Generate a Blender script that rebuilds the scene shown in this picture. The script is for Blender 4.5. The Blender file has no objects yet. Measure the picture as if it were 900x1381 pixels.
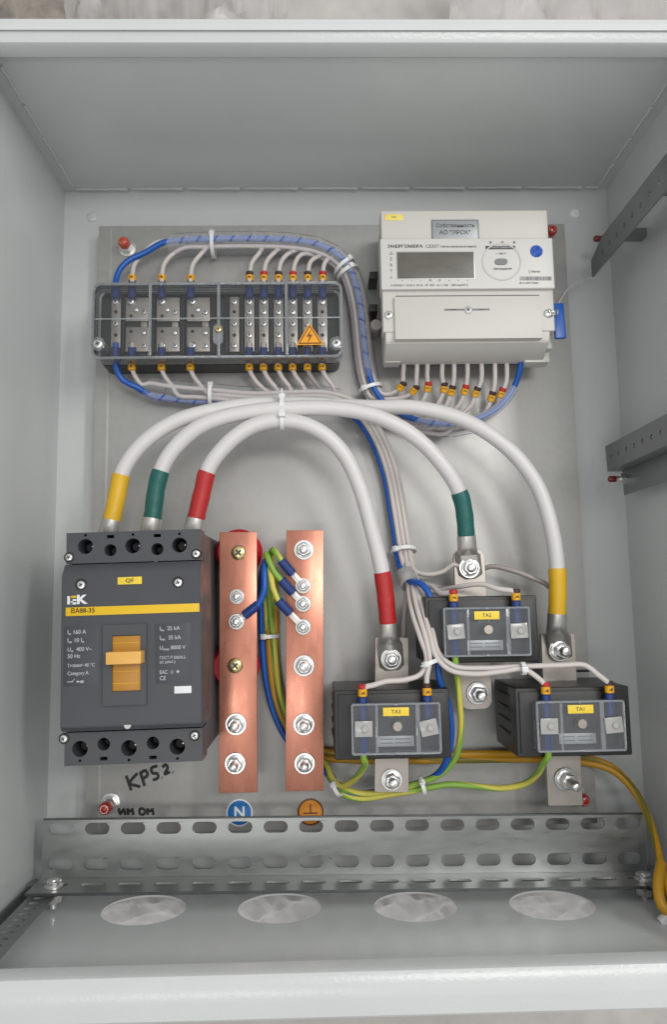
import bpy, bmesh, math, random, bisect
from mathutils import Vector, Matrix
from mathutils.noise import noise as pnoise
random.seed(7)
sc = bpy.context.scene
COL = sc.collection
PI = math.pi

# ------------------------------------------------------------------ camera
FPX, CX, CY, CAMH = 990.0, 450.0, 690.5, 0.69        # focal length in photo pixels, centre, height over the back wall
_Z = -Vector((430 - CX, 808 - CY, FPX)).normalized()
_y = Vector((317 - CX, -7738 - CY, FPX)); _y -= _y.dot(_Z) * _Z
_Y = _y.normalized(); _X = _Y.cross(_Z)
R_WC = Matrix((_X, _Y, _Z)).transposed()               # world -> camera (x right, y down, z forward)
R_CW = R_WC.transposed()
cam_d = bpy.data.cameras.new('camera'); cam = bpy.data.objects.new('camera', cam_d); COL.objects.link(cam)
right, down, fwd = R_CW @ Vector((1, 0, 0)), R_CW @ Vector((0, 1, 0)), R_CW @ Vector((0, 0, 1))
cam.matrix_world = Matrix(((right.x, -down.x, -fwd.x, 0), (right.y, -down.y, -fwd.y, 0), (right.z, -down.z, -fwd.z, CAMH), (0, 0, 0, 1)))
cam_d.sensor_fit = 'VERTICAL'; cam_d.sensor_height = 24.0; cam_d.lens = FPX / 1381.0 * 24.0
cam_d.clip_start = 0.01; cam_d.clip_end = 50
sc.camera = cam

# ------------------------------------------------------------------ light of the workshop
w = bpy.data.worlds.new('World'); sc.world = w; w.use_nodes = True
w.node_tree.nodes['Background'].inputs[0].default_value = (0.985, 1.0, 0.99, 1)
w.node_tree.nodes['Background'].inputs[1].default_value = 0.62
def ceiling_lamp(loc, sx, sy, power, col=(1, 0.985, 0.96)):
    d = bpy.data.lights.new('ceiling_lamp', 'AREA'); d.shape = 'RECTANGLE'; d.size = sx; d.size_y = sy
    d.energy = power; d.color = col
    o = bpy.data.objects.new('ceiling_lamp', d); o.location = loc; COL.objects.link(o)
ceiling_lamp((-0.30, -0.52, 2.05), 0.70, 0.24, 3.0)
ceiling_lamp((0.52, 0.40, 2.05), 0.75, 0.26, 9.0)
ceiling_lamp((1.35, 0.95, 2.05), 0.30, 1.20, 22.0)
sc.view_settings.view_transform = 'Standard'; sc.view_settings.look = 'None'
sc.view_settings.exposure = 0.05; sc.view_settings.gamma = 1.0
sc.render.engine = 'CYCLES'
sc.cycles.use_denoising = True; sc.cycles.max_bounces = 10; sc.cycles.transparent_max_bounces = 16
sc.cycles.sample_clamp_indirect = 6.0

# ------------------------------------------------------------------ helpers
def P(px, py, z):
    """the point at height z (m over the cabinet's back wall) that stands at this spot of the photograph"""
    d = R_CW @ Vector(((px - CX) / FPX, (py - CY) / FPX, 1)); t = (z - CAMH) / d.z
    return Vector((0, 0, CAMH)) + d * t
def PL(pts, z=None):
    return [P(*p) if len(p) == 3 else P(p[0], p[1], z) for p in pts]
def px(n, z): return n * (CAMH - z) / FPX               # a length of n photo pixels at height z

def mat(name, col, rough=0.5, metal=0.0, spec=0.5, bump=None, var=None, coat=0.0, trans=0.0, alpha=1.0, sss=0.0, rv=0.22):
    m = bpy.data.materials.new(name); m.use_nodes = True; nt = m.node_tree; b = nt.nodes['Principled BSDF']
    b.inputs['Base Color'].default_value = (*col, 1); b.inputs['Roughness'].default_value = rough
    b.inputs['Metallic'].default_value = metal; b.inputs['Specular IOR Level'].default_value = spec
    b.inputs['Coat Weight'].default_value = coat; b.inputs['Transmission Weight'].default_value = trans
    b.inputs['Alpha'].default_value = alpha
    if sss: b.inputs['Subsurface Weight'].default_value = sss; b.inputs['Subsurface Radius'].default_value = (.003, .003, .003)
    tc = nt.nodes.new('ShaderNodeTexCoord')
    if var:                                              # (scale, amount, second scale): mottled colour
        scl, amt = var[0], var[1]
        n = nt.nodes.new('ShaderNodeTexNoise'); n.inputs['Scale'].default_value = scl; n.inputs['Detail'].default_value = 6
        n.inputs['Roughness'].default_value = 0.62
        mp = nt.nodes.new('ShaderNodeMapping')
        if len(var) > 2: mp.inputs['Scale'].default_value = var[2]
        nt.links.new(tc.outputs['Object'], mp.inputs['Vector']); nt.links.new(mp.outputs[0], n.inputs['Vector'])
        r = nt.nodes.new('ShaderNodeMapRange'); r.inputs[1].default_value = 0.3; r.inputs[2].default_value = 0.7
        r.inputs[3].default_value = 1 - amt; r.inputs[4].default_value = 1 + amt
        nt.links.new(n.outputs[0], r.inputs[0])
        mx = nt.nodes.new('ShaderNodeVectorMath'); mx.operation = 'SCALE'; mx.inputs[0].default_value = col
        nt.links.new(r.outputs[0], mx.inputs['Scale']); nt.links.new(mx.outputs[0], b.inputs['Base Color'])
        r2 = nt.nodes.new('ShaderNodeMapRange'); r2.inputs[1].default_value = 0.3; r2.inputs[2].default_value = 0.7
        r2.inputs[3].default_value = rough * (1 - rv); r2.inputs[4].default_value = min(1, rough * (1 + rv))
        nt.links.new(n.outputs[0], r2.inputs[0]); nt.links.new(r2.outputs[0], b.inputs['Roughness'])
    if bump:
        n2 = nt.nodes.new('ShaderNodeTexNoise'); n2.inputs['Scale'].default_value = bump[0]; n2.inputs['Detail'].default_value = 3
        bp = nt.nodes.new('ShaderNodeBump'); bp.inputs['Strength'].default_value = bump[1]; bp.inputs['Distance'].default_value = bump[2] if len(bump) > 2 else 0.001
        nt.links.new(tc.outputs['Object'], n2.inputs['Vector']); nt.links.new(n2.outputs[0], bp.inputs['Height']); nt.links.new(bp.outputs[0], b.inputs['Normal'])
    return m

def clear_mat(name, tint, haze, rough=0.08, body=(0.8, 0.85, 0.9), fres=0.32):
    """clear moulded plastic: mostly see-through, glossy by fresnel, a little milky"""
    m = bpy.data.materials.new(name); m.use_nodes = True; nt = m.node_tree
    for n in list(nt.nodes): nt.nodes.remove(n)
    out = nt.nodes.new('ShaderNodeOutputMaterial'); tr = nt.nodes.new('ShaderNodeBsdfTransparent'); tr.inputs[0].default_value = (*tint, 1)
    gl = nt.nodes.new('ShaderNodeBsdfGlossy'); gl.inputs['Roughness'].default_value = rough
    df = nt.nodes.new('ShaderNodeBsdfDiffuse'); df.inputs[0].default_value = (*body, 1)
    fr = nt.nodes.new('ShaderNodeLayerWeight'); fr.inputs[0].default_value = fres
    a = nt.nodes.new('ShaderNodeMixShader'); a.inputs[0].default_value = haze
    b = nt.nodes.new('ShaderNodeMixShader')
    nt.links.new(tr.outputs[0], a.inputs[1]); nt.links.new(df.outputs[0], a.inputs[2])
    nt.links.new(fr.outputs['Fresnel'], b.inputs[0]); nt.links.new(a.outputs[0], b.inputs[1]); nt.links.new(gl.outputs[0], b.inputs[2])
    nt.links.new(b.outputs[0], out.inputs[0])
    return m

M = {}
M['paint'] = mat('grey_paint', (0.60, 0.617, 0.617), 0.24, bump=(420, 0.16, 0.0010), var=(14, 0.02), rv=0.04)
M['paint_white'] = M['paint']
M['zinc'] = mat('zinc_plate', (0.475, 0.47, 0.455), 0.52, metal=0.55, var=(170, 0.045), rv=.06, bump=(300, 0.03, 0.0008))
M['rail'] = mat('galvanised_rail', (0.37, 0.38, 0.375), 0.34, metal=0.8, var=(45, 0.05, (1, 4, 4)))
M['rail_dark'] = mat('dull_rail', (0.25, 0.26, 0.265), 0.45, metal=0.55, var=(60, 0.10))
M['rail_black'] = mat('dark_rail', (0.13, 0.135, 0.14), 0.42, metal=0.6, var=(60, 0.10))
M['steel'] = mat('zinc_steel', (0.80, 0.80, 0.79), 0.27, metal=0.85)
M['tin'] = mat('tinned_bar', (0.40, 0.365, 0.33), 0.38, metal=0.7, var=(80, 0.07))
M['lug'] = mat('tinned_lug', (0.60, 0.58, 0.55), 0.36, metal=0.75)
M['copper'] = mat('copper', (0.54, 0.225, 0.155), 0.28, metal=0.72, var=(30, 0.05, (4, 1.2, 1)))
M['brass'] = mat('brass', (0.72, 0.58, 0.30), 0.28, metal=1.0)
M['breaker'] = mat('breaker_plastic', (0.066, 0.070, 0.078), 0.48, bump=(1500, 0.10, 0.0004), var=(40, 0.05))
M['breaker_side'] = M['breaker']
M['black'] = mat('black_plastic', (0.022, 0.021, 0.022), 0.42, bump=(1100, 0.08, 0.0004))
M['hole'] = mat('hole_shade', (0.008, 0.008, 0.009), 0.6)  # near black, stands in for the shade inside holes and recesses
M['panel'] = mat('print_panel', (0.055, 0.060, 0.072), 0.4)
M['orange'] = mat('orange_plastic', (0.50, 0.23, 0.022), 0.35)
M['toggle'] = mat('toggle_plastic', (0.78, 0.43, 0.10), 0.34)
M['meter'] = mat('meter_plastic', (0.57, 0.555, 0.515), 0.42, bump=(1200, 0.05, 0.0003))
M['meter_face'] = mat('meter_front', (0.60, 0.588, 0.56), 0.35)
M['lcd'] = mat('lcd_glass', (0.13, 0.125, 0.108), 0.32, spec=0.35, var=(60, 0.08, (1, 3, 1)))
M['print_dark'] = mat('dark_print', (0.05, 0.05, 0.055), 0.5)
M['print_grey'] = mat('grey_print', (0.20, 0.20, 0.21), 0.5)
M['print_pale'] = mat('pale_print', (0.55, 0.58, 0.62), 0.5)
M['print_white'] = mat('white_print', (0.80, 0.81, 0.83), 0.5)
M['label_yellow'] = mat('yellow_label', (0.86, 0.62, 0.05), 0.4)
M['label_pale_yellow'] = mat('pale_yellow_label', (0.82, 0.66, 0.14), 0.4)
M['stripe'] = mat('yellow_stripe', (0.80, 0.50, 0.01), 0.4)
M['label_grey'] = mat('grey_label', (0.33, 0.35, 0.36), 0.35, metal=0.2)
M['sticker_silver'] = mat('silver_sticker', (0.52, 0.52, 0.51), 0.35, metal=0.3)
M['blue'] = mat('blue_pvc', (0.010, 0.095, 0.42), 0.35)
M['blue_sticker'] = mat('blue_hologram', (0.03, 0.10, 0.42), 0.18, metal=0.4, var=(300, 0.5))
M['blue_sign'] = mat('blue_sign', (0.01, 0.16, 0.45), 0.4)
M['sleeve'] = mat('dark_blue_sleeve', (0.018, 0.045, 0.19), 0.4)
M['white_cable'] = mat('white_cable', (0.67, 0.65, 0.645), 0.38, var=(70, 0.025), bump=(180, 0.04, 0.001))
M['wire'] = mat('white_wire', (0.60, 0.55, 0.525), 0.42)
M['grey_wire'] = mat('grey_wire', (0.36, 0.32, 0.30), 0.45)
M['tube_red'] = mat('red_heatshrink', (0.46, 0.022, 0.022), 0.42, bump=(260, 0.22, 0.0012))
M['tube_green'] = mat('green_heatshrink', (0.012, 0.115, 0.10), 0.42, bump=(260, 0.22, 0.0012))
M['tube_yellow'] = mat('yellow_heatshrink', (0.74, 0.44, 0.02), 0.42, bump=(260, 0.22, 0.0012))
M['red'] = mat('red_insulator', (0.48, 0.008, 0.02), 0.25)
M['red_cap'] = mat('red_cap', (0.36, 0.02, 0.015), 0.2, coat=0.4)
M['dark_red_cap'] = mat('dark_red_cap', (0.17, 0.012, 0.010), 0.3)
M['orange_cap'] = mat('orange_red_cap', (0.50, 0.07, 0.03), 0.2, coat=0.4)
M['ring'] = mat('yellow_ring', (0.78, 0.38, 0.01), 0.4)
M['ring_red'] = mat('red_ring', (0.50, 0.02, 0.02), 0.4)
M['ring_dark'] = mat('dark_ring', (0.05, 0.025, 0.02), 0.45)
M['yg_yellow'] = mat('earth_yellow', (0.62, 0.56, 0.10), 0.4)
M['yg_green'] = mat('earth_green', (0.24, 0.42, 0.06), 0.4)
M['amber'] = mat('amber_earth_yellow', (0.56, 0.29, 0.012), 0.4)
M['amber_green'] = mat('amber_earth_green', (0.20, 0.17, 0.02), 0.4)
M['tie'] = mat('tie_nylon', (0.80, 0.80, 0.80), 0.35, sss=0.3)
M['seal_blue'] = mat('blue_seal', (0.008, 0.10, 0.44), 0.3)
M['warn'] = mat('warning_orange', (0.85, 0.36, 0.01), 0.4)
M['warn_edge'] = mat('warning_edge', (0.16, 0.05, 0.01), 0.4)
M['earth_sign'] = mat('earth_sign', (0.72, 0.27, 0.02), 0.4)
M['ink'] = mat('marker_ink', (0.012, 0.012, 0.014), 0.5)
M['clear'] = clear_mat('clear_cover', (0.95, 0.955, 0.96), 0.004)
M['clear_hazy'] = clear_mat('hazy_cover', (0.93, 0.94, 0.95), 0.045)
M['clear_edge'] = clear_mat('clear_cover_edge', (0.88, 0.90, 0.92), 0.15, 0.05, (0.92, 0.94, 0.96))  # whitish haze in the colour imitates bright highlights along moulded edges
M['wrap'] = clear_mat('milky_wrap', (0.96, 0.97, 0.99), 0.10, 0.3, (0.84, 0.82, 0.80), 0.04)
M['milky'] = clear_mat('milky_tube', (0.95, 0.97, 1.0), 0.26, 0.3, (0.80, 0.84, 0.92), 0.08)
M['clear_clip'] = clear_mat('clear_clip', (0.93, 0.93, 0.92), 0.42, 0.1, (0.75, 0.74, 0.72))
M['film'] = clear_mat('crumpled_film', (0.92, 0.92, 0.92), 0.38, 0.12, (0.85, 0.85, 0.85))
M['film_white'] = mat('milky_film', (0.85, 0.84, 0.84), 0.2)
_nt = M['film_white'].node_tree; _b = _nt.nodes['Principled BSDF']; _t = _nt.nodes.new('ShaderNodeBsdfTranslucent'); _t.inputs[0].default_value = (0.96, 0.94, 0.94, 1)
_m = _nt.nodes.new('ShaderNodeMixShader'); _m.inputs[0].default_value = 0.85
_nt.links.new(_b.outputs[0], _m.inputs[1]); _nt.links.new(_t.outputs[0], _m.inputs[2]); _nt.links.new(_m.outputs[0], _nt.nodes['Material Output'].inputs[0])
M['floor'] = mat('workshop_floor', (0.24, 0.215, 0.185), 0.6, var=(60, 0.35), bump=(150, 0.3, 0.002))
M['sheet'] = mat('pale_sheet', (0.46, 0.44, 0.42), 0.5, var=(25, 0.12))

def finish(o, m, parent=None, sharp=38):
    mats = m if isinstance(m, (list, tuple)) else [m]
    for q in mats: o.data.materials.append(M[q])
    for p in o.data.polygons: p.use_smooth = True
    o.data.set_sharp_from_angle(angle=math.radians(sharp))
    COL.objects.link(o)
    if parent is not None:
        o.data.transform(WM[parent.name].inverted()); o.parent = parent; WM[o.name] = WM[parent.name]
    else: WM[o.name] = Matrix.Identity(4)
    return o
WM = {}
def tag(o, label, cat, group=None, kind=None):
    o['label'] = label; o['category'] = cat
    if group: o['group'] = group
    if kind: o['kind'] = kind
    return o
def thing(name, label, cat, loc, group=None):
    o = bpy.data.objects.new(name, None); COL.objects.link(o); o.empty_display_size = 0.01
    o.location = loc; WM[o.name] = Matrix.Translation(loc)
    return tag(o, label, cat, group)
def from_bm(name, bm, m, parent=None, sharp=38):
    me = bpy.data.meshes.new(name); bm.to_mesh(me); bm.free()
    return finish(bpy.data.objects.new(name, me), m, parent, sharp)

def add_box(bm, c, s, ang=0, bev=0.0, seg=2, tilt=None):
    g = bmesh.ops.create_cube(bm, size=1.0); vs = g['verts']
    for v in vs: v.co = Vector((v.co.x * s[0], v.co.y * s[1], v.co.z * s[2]))
    es = list({e for v in vs for e in v.link_edges})
    if bev:
        r = bmesh.ops.bevel(bm, geom=es, offset=bev, segments=seg, affect='EDGES', profile=0.6)
        vs = list({v for f in r['faces'] for v in f.verts} | {v for v in vs if v.is_valid})
    m = Matrix.Translation(c) @ Matrix.Rotation(ang, 4, 'Z')
    if tilt: m = m @ tilt
    bmesh.ops.transform(bm, matrix=m, verts=vs)
def box(name, c, s, m, parent=None, ang=0, bev=0.0006, seg=2, tilt=None):
    bm = bmesh.new(); add_box(bm, c, s, ang, bev, seg, tilt); return from_bm(name, bm, m, parent)
def pbox(name, x0, x1, y0, y1, z0, z1, m, parent=None, ang=0, bev=0.0006, seg=2):
    """box whose front (z1) covers these photo pixels"""
    xm, ym = (x0 + x1) / 2, (y0 + y1) / 2
    c = P(xm, ym, z1); sx = (P(x1, ym, z1) - P(x0, ym, z1)).length; sy = (P(xm, y0, z1) - P(xm, y1, z1)).length
    return box(name, Vector((c.x, c.y, (z0 + z1) / 2)), (sx, sy, abs(z1 - z0)), m, parent, ang, bev, seg)
def add_lathe(bm, prof, n=24, mtx=None, cap=True):
    """prof: (radius, height) from bottom to top about local Z"""
    rings = []
    for r, z in prof:
        rings.append([bm.verts.new(Vector((r * math.cos(2 * PI * i / n), r * math.sin(2 * PI * i / n), z))) for i in range(n)])
    for a, b in zip(rings, rings[1:]):
        for i in range(n): bm.faces.new((a[i], a[(i + 1) % n], b[(i + 1) % n], b[i]))
    if cap:
        bm.faces.new(list(reversed(rings[0]))); bm.faces.new(rings[-1])
    if mtx is not None: bmesh.ops.transform(bm, matrix=mtx, verts=[v for r in rings for v in r])
def lathe(name, c, prof, m, parent=None, n=24, rot=None, sharp=38):
    bm = bmesh.new(); mt = Matrix.Translation(c)
    if rot is not None: mt = mt @ rot
    add_lathe(bm, prof, n, mt); return from_bm(name, bm, m, parent, sharp)
def aim(d, up=None):
    """rotation that turns local Z to the direction d"""
    return Vector((0, 0, 1)).rotation_difference(Vector(d).normalized()).to_matrix().to_4x4()

def smooth_path(pts, step=0.004):
    """centripetal Catmull-Rom through the points, resampled"""
    pts = [Vector(p) for p in pts]
    if len(pts) == 2: q = [pts[0].lerp(pts[1], i / 4) for i in range(5)]; return q
    ext = [pts[0] * 2 - pts[1]] + pts + [pts[-1] * 2 - pts[-2]]
    out = []
    for i in range(1, len(ext) - 2):
        p0, p1, p2, p3 = ext[i - 1:i + 3]
        k = max(2, int((p2 - p1).length / step))
        t0 = 0; t1 = t0 + max((p1 - p0).length, 1e-6) ** .5; t2 = t1 + max((p2 - p1).length, 1e-6) ** .5; t3 = t2 + max((p3 - p2).length, 1e-6) ** .5
        for j in range(k):
            t = t1 + (t2 - t1) * j / k
            a1 = p0 * ((t1 - t) / (t1 - t0)) + p1 * ((t - t0) / (t1 - t0)); a2 = p1 * ((t2 - t) / (t2 - t1)) + p2 * ((t - t1) / (t2 - t1)); a3 = p2 * ((t3 - t) / (t3 - t2)) + p3 * ((t - t2) / (t3 - t2))
            b1 = a1 * ((t2 - t) / (t2 - t0)) + a2 * ((t - t0) / (t2 - t0)); b2 = a2 * ((t3 - t) / (t3 - t1)) + a3 * ((t - t1) / (t3 - t1))
            out.append(b1 * ((t2 - t) / (t2 - t1)) + b2 * ((t - t1) / (t2 - t1)))
    out.append(pts[-1]); return out
def frames(path):
    T = [(path[min(i + 1, len(path) - 1)] - path[max(i - 1, 0)]).normalized() for i in range(len(path))]
    n = T[0].cross(Vector((0, 0, 1)))
    if n.length < 1e-3: n = Vector((1, 0, 0))
    n.normalize(); N = []
    for i, t in enumerate(T):
        n = (n - t * n.dot(t)); n.normalize(); N.append(n.copy())
    return T, N
def tube(name, path, r, m, parent=None, n=10, stripe=None, twist=0.0, flat=1.0):
    """stripe: number of sides (of n) that take the second material"""
    T, N = frames(path); verts = []; faces = []; idx = []
    acc = 0.0
    for i, p in enumerate(path):
        if i: acc += (path[i] - path[i - 1]).length
        B = T[i].cross(N[i]); rr = r[i] if isinstance(r, (list, tuple)) else r
        for k in range(n):
            a = 2 * PI * k / n + twist * acc
            verts.append(p + N[i] * (math.cos(a) * rr) + B * (math.sin(a) * rr * flat))
    for i in range(len(path) - 1):
        for k in range(n):
            faces.append((i * n + k, i * n + (k + 1) % n, (i + 1) * n + (k + 1) % n, (i + 1) * n + k)); idx.append(1 if stripe and k < stripe else 0)
    faces.append(tuple(reversed(range(n)))); idx.append(0); L = (len(path) - 1) * n
    faces.append(tuple(range(L, L + n))); idx.append(0)
    me = bpy.data.meshes.new(name); me.from_pydata(verts, [], faces)
    for p, i in zip(me.polygons, idx): p.material_index = i
    return finish(bpy.data.objects.new(name, me), m, parent, 50)
def sheet(name, outer, holes, thick, m, parent=None, mtx=None, bevel=0.0):
    """flat sheet in local XY with real holes, thick along Z (0 .. thick), placed by mtx"""
    cu = bpy.data.curves.new(name, 'CURVE'); cu.dimensions = '2D'; cu.fill_mode = 'BOTH'; cu.extrude = thick / 2; cu.bevel_depth = bevel
    for loop in [outer] + holes:
        s = cu.splines.new('POLY'); s.points.add(len(loop) - 1); s.use_cyclic_u = True
        for q, p in zip(s.points, loop): q.co = (p[0], p[1], 0, 1)
    t = bpy.data.objects.new(name, cu); COL.objects.link(t)
    bpy.context.view_layer.update()
    me = bpy.data.meshes.new_from_object(t.evaluated_get(bpy.context.evaluated_depsgraph_get()))
    bpy.data.objects.remove(t); bpy.data.curves.remove(cu)
    me.name = name; me.materials.clear(); me.transform(Matrix.Translation((0, 0, thick / 2)))
    if mtx is not None: me.transform(mtx)
    return finish(bpy.data.objects.new(name, me), m, parent, 30)
def circle(cx, cy, rx, ry=None, n=28): return [(cx + rx * math.cos(2 * PI * i / n), cy + (ry or rx) * math.sin(2 * PI * i / n)) for i in range(n)]
def slot(cx, cy, L, W, n=6):
    r = W / 2; o = []
    for i in range(n + 1): a = -PI / 2 + PI * i / n; o.append((cx + L / 2 - r + r * math.cos(a), cy + r * math.sin(a)))
    for i in range(n + 1): a = PI / 2 + PI * i / n; o.append((cx - L / 2 + r + r * math.cos(a), cy + r * math.sin(a)))
    return o
def rrect(cx, cy, w_, h_, r, n=5):
    o = []
    for sx, sy, a0 in ((1, -1, -PI / 2), (1, 1, 0), (-1, 1, PI / 2), (-1, -1, PI)):
        for i in range(n + 1):
            a = a0 + PI / 2 * i / n; o.append((cx + sx * (w_ / 2 - r) + r * math.cos(a), cy + sy * (h_ / 2 - r) + r * math.sin(a)))
    return o
def text(name, s, x, y, z, hpx, m, parent, ang=0, sx=1.0, align='LEFT', bold=0.0, thick=0.00015):
    """print s with its left end, mid height at a photo pixel; hpx: capital height in photo pixels"""
    cu = bpy.data.curves.new(name, 'FONT'); cu.body = s; cu.size = px(hpx, z) / 0.72; cu.extrude = thick; cu.align_x = align; cu.align_y = 'CENTER'; cu.offset = bold
    cu.resolution_u = 3
    t = bpy.data.objects.new(name, cu); COL.objects.link(t); bpy.context.view_layer.update()
    me = bpy.data.meshes.new_from_object(t.evaluated_get(bpy.context.evaluated_depsgraph_get()))
    bpy.data.objects.remove(t); bpy.data.curves.remove(cu); me.materials.clear()
    me.transform(Matrix.Translation(P(x, y, z)) @ Matrix.Rotation(ang, 4, 'Z') @ Matrix.Diagonal((sx, 1, 1, 1)))
    return finish(bpy.data.objects.new(name, me), m, parent, 30)

def screw(name, x, y, z, r_px, m, parent, cross=True, hgt=0.0018, ang=0.4):
    """pan head with a cross recess"""
    r = px(r_px, z); c = P(x, y, z)
    o = lathe(name, c, [(r, -0.001), (r, hgt * .45), (r * .82, hgt * .85), (r * .45, hgt)], m, parent, 20)
    if cross:
        bm = bmesh.new(); add_box(bm, c + Vector((0, 0, hgt)), (r * 1.0, r * .24, 0.0006), ang); add_box(bm, c + Vector((0, 0, hgt + .00003)), (r * .24, r * 1.0, 0.0006), ang)
        from_bm('recess', bm, 'print_dark', o)
    return o
def hexprof(r, h, n=6): return [(r, 0), (r, h)]
def bolt(x, y, z, r_px, parent, stud=0.008, m='steel', name='bolt', ang=None, lean=None):
    """washer, spring washer, nut and the stud end that stands out of it; z: surface it sits on"""
    r = px(r_px, z); c = P(x, y, z + 0.002); c.z = z
    rot = aim(lean) if lean else Matrix.Identity(4)
    a = Matrix.Rotation(random.random() * 2 if ang is None else ang, 4, 'Z')
    sr = r * 0.44
    hN = r * .72
    s = lathe(name, c, [(sr, -0.001), (sr, hN + stud * .80), (sr * .85, hN + stud * .93), (sr * .5, hN + stud)], m, parent, 16, rot)
    bm = bmesh.new(); add_lathe(bm, [(r * .96, 0.0001), (r, 0.0004), (r, 0.0012), (r * .96, 0.0015)], 28, Matrix.Translation(c) @ rot)
    from_bm('washer', bm, m, s)
    bm = bmesh.new(); add_lathe(bm, [(r * .80, 0.0015), (r * .82, 0.0019), (r * .82, 0.0029), (r * .78, 0.0031)], 24, Matrix.Translation(c) @ rot)
    from_bm('spring_washer', bm, m, s)
    bm = bmesh.new(); add_lathe(bm, [(r * .68, 0.0031), (r * .73, 0.0036), (r * .73, hN + .0016), (r * .62, hN + .0024)], 6, Matrix.Translation(c) @ rot @ a)
    from_bm('nut', bm, m, s, 25)
    return s
def sleeve(name, p0, p1, r, m, parent, n=16, r1=None, rnd=0.18):
    d = (p1 - p0); L = d.length; r1 = r if r1 is None else r1; e = min(rnd * r, L * .2)
    bm = bmesh.new(); add_lathe(bm, [(r - e, 0), (r, e), (r1, L - e), (r1 - e, L)], n, Matrix.Translation(p0) @ aim(d)); return from_bm(name, bm, m, parent)

def zip_tie(label, c, tangent, r, wd=0.0032, head=(0, 0, 1), tail=0.0, squash=1.0):
    """nylon band round a bundle, with its locking head"""
    T = Vector(tangent).normalized(); t = thing('cable_tie', label, 'cable tie', c)
    h = Vector(head); h = (h - T * h.dot(T)).normalized(); s = T.cross(h)
    bm = bmesh.new(); n = 30; th = 0.0011; R = []
    for i in range(n):
        a = 2 * PI * i / n; row = []
        for rr, o in ((r, -wd / 2), (r + th, -wd / 2), (r + th, wd / 2), (r, wd / 2)):
            row.append(bm.verts.new(c + h * (math.cos(a) * rr) + s * (math.sin(a) * rr * squash) + T * o))
        R.append(row)
    for i in range(n):
        a, b = R[i], R[(i + 1) % n]
        for k in range(4): bm.faces.new((a[k], b[k], b[(k + 1) % 4], a[(k + 1) % 4]))
    bmesh.ops.recalc_face_normals(bm, faces=bm.faces)
    from_bm('band', bm, 'tie', t)
    m = Matrix((s, T, h)).transposed().to_4x4()
    bm = bmesh.new(); add_box(bm, Vector((0, 0, 0)), (wd * 1.3, wd * 1.5, wd * 1.1), 0, 0.0005)
    bmesh.ops.transform(bm, matrix=Matrix.Translation(c + h * (r + wd * .45)) @ m, verts=bm.verts); from_bm('locking_head', bm, 'tie', t)
    if tail:
        bm = bmesh.new(); add_box(bm, Vector((0, 0, 0)), (wd * .8, wd * .35, tail), 0, 0.0002)
        bmesh.ops.transform(bm, matrix=Matrix.Translation(c + h * (r + wd + tail / 2)) @ m, verts=bm.verts); from_bm('tail', bm, 'tie', t)
    return t

# ------------------------------------------------------------------ the setting: floor and what lies on it
FZ = -0.012
bm = bmesh.new(); add_box(bm, Vector((0, 0, FZ - 0.02)), (6, 6, 0.04)); o = from_bm('floor', bm, 'floor'); o['kind'] = 'structure'

# ------------------------------------------------------------------ the cabinet
XL, XR, YT, YB, ZR = -0.2462, 0.2950, 0.4052, -0.2450, 0.190
TH = 0.0015
cab = thing('cabinet', 'open light grey painted steel electrical cabinet with perforated rails inside', 'cabinet', (0.024, 0.078, 0))
XM, YM, WI, HI = (XL + XR) / 2, (YT + YB) / 2, XR - XL, YT - YB
bw = box('back_wall', Vector((XM, YM, -TH / 2)), (WI, HI, TH), 'paint', cab, bev=0)
box('side_wall', Vector((XL - TH / 2, YM, ZR / 2)), (TH, HI, ZR), 'paint', cab, bev=0)
box('side_wall', Vector((XR + TH / 2, YM, ZR / 2)), (TH, HI, ZR), 'paint', cab, bev=0)
top = box('top_wall', Vector((XM, YT + TH / 2, ZR / 2)), (WI, TH, ZR), 'paint', cab, bev=0)
# bottom wall with four round cable entries
hc = [P(194, 1225, 0), P(377.5, 1222, 0), P(561, 1220, 0), P(745, 1218, 0)]
def on_bottom(x, y):                                    # where a photo pixel meets the bottom wall
    d = R_CW @ Vector(((x - CX) / FPX, (y - CY) / FPX, 1)); return Vector((0, 0, CAMH)) + d * (YB / d.y)
holes = []
for x, y in ((194, 1226.5), (377.5, 1224), (561, 1222), (745, 1220)):
    q = on_bottom(x, y); holes.append(circle(q.x, q.z, 0.0335, 0.0290, n=48))
bot = sheet('bottom_wall', [(XL, 0), (XR, 0), (XR, ZR), (XL, ZR)], holes, TH, 'paint', cab,
            Matrix.Translation((0, YB, 0)) @ Matrix(((1, 0, 0, 0), (0, 0, -1, 0), (0, 1, 0, 0), (0, 0, 0, 1))))
# outward fillets at the back corners and the rim: inward lip, collar and rolled front
def rim_side(name, a, b, inw, lip=0.0):
    """one side of the rim: profile swept from a to b; inw: inward direction"""
    prof = [(0, ZR - .001), (.0125, ZR - .001), (.0137, ZR + .0002), (.0137, ZR + .0115), (.0128, ZR + .0138), (.0105, ZR + .0152), (.002, ZR + .0185), (0.0005, ZR + .0185), (-.0095, ZR + .0165), (-.0115, ZR + .0145), (-.0120, ZR + .011), (-.0120, ZR - .001)]
    prof = [(u + lip if .001 < u else u, z) for u, z in prof]
    bm = bmesh.new(); d = (b - a).normalized(); R = []
    for p, e in ((a, -1), (b, 1)):
        R.append([bm.verts.new(Vector((p.x, p.y, 0)) + inw * u - d * (e * u) + Vector((0, 0, z))) for u, z in prof])
    n = len(prof)
    for i in range(n): bm.faces.new((R[0][i], R[0][(i + 1) % n], R[1][(i + 1) % n], R[1][i]))
    bmesh.ops.recalc_face_normals(bm, faces=bm.faces)
    return from_bm(name, bm, 'paint_white', cab, 25)
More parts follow.
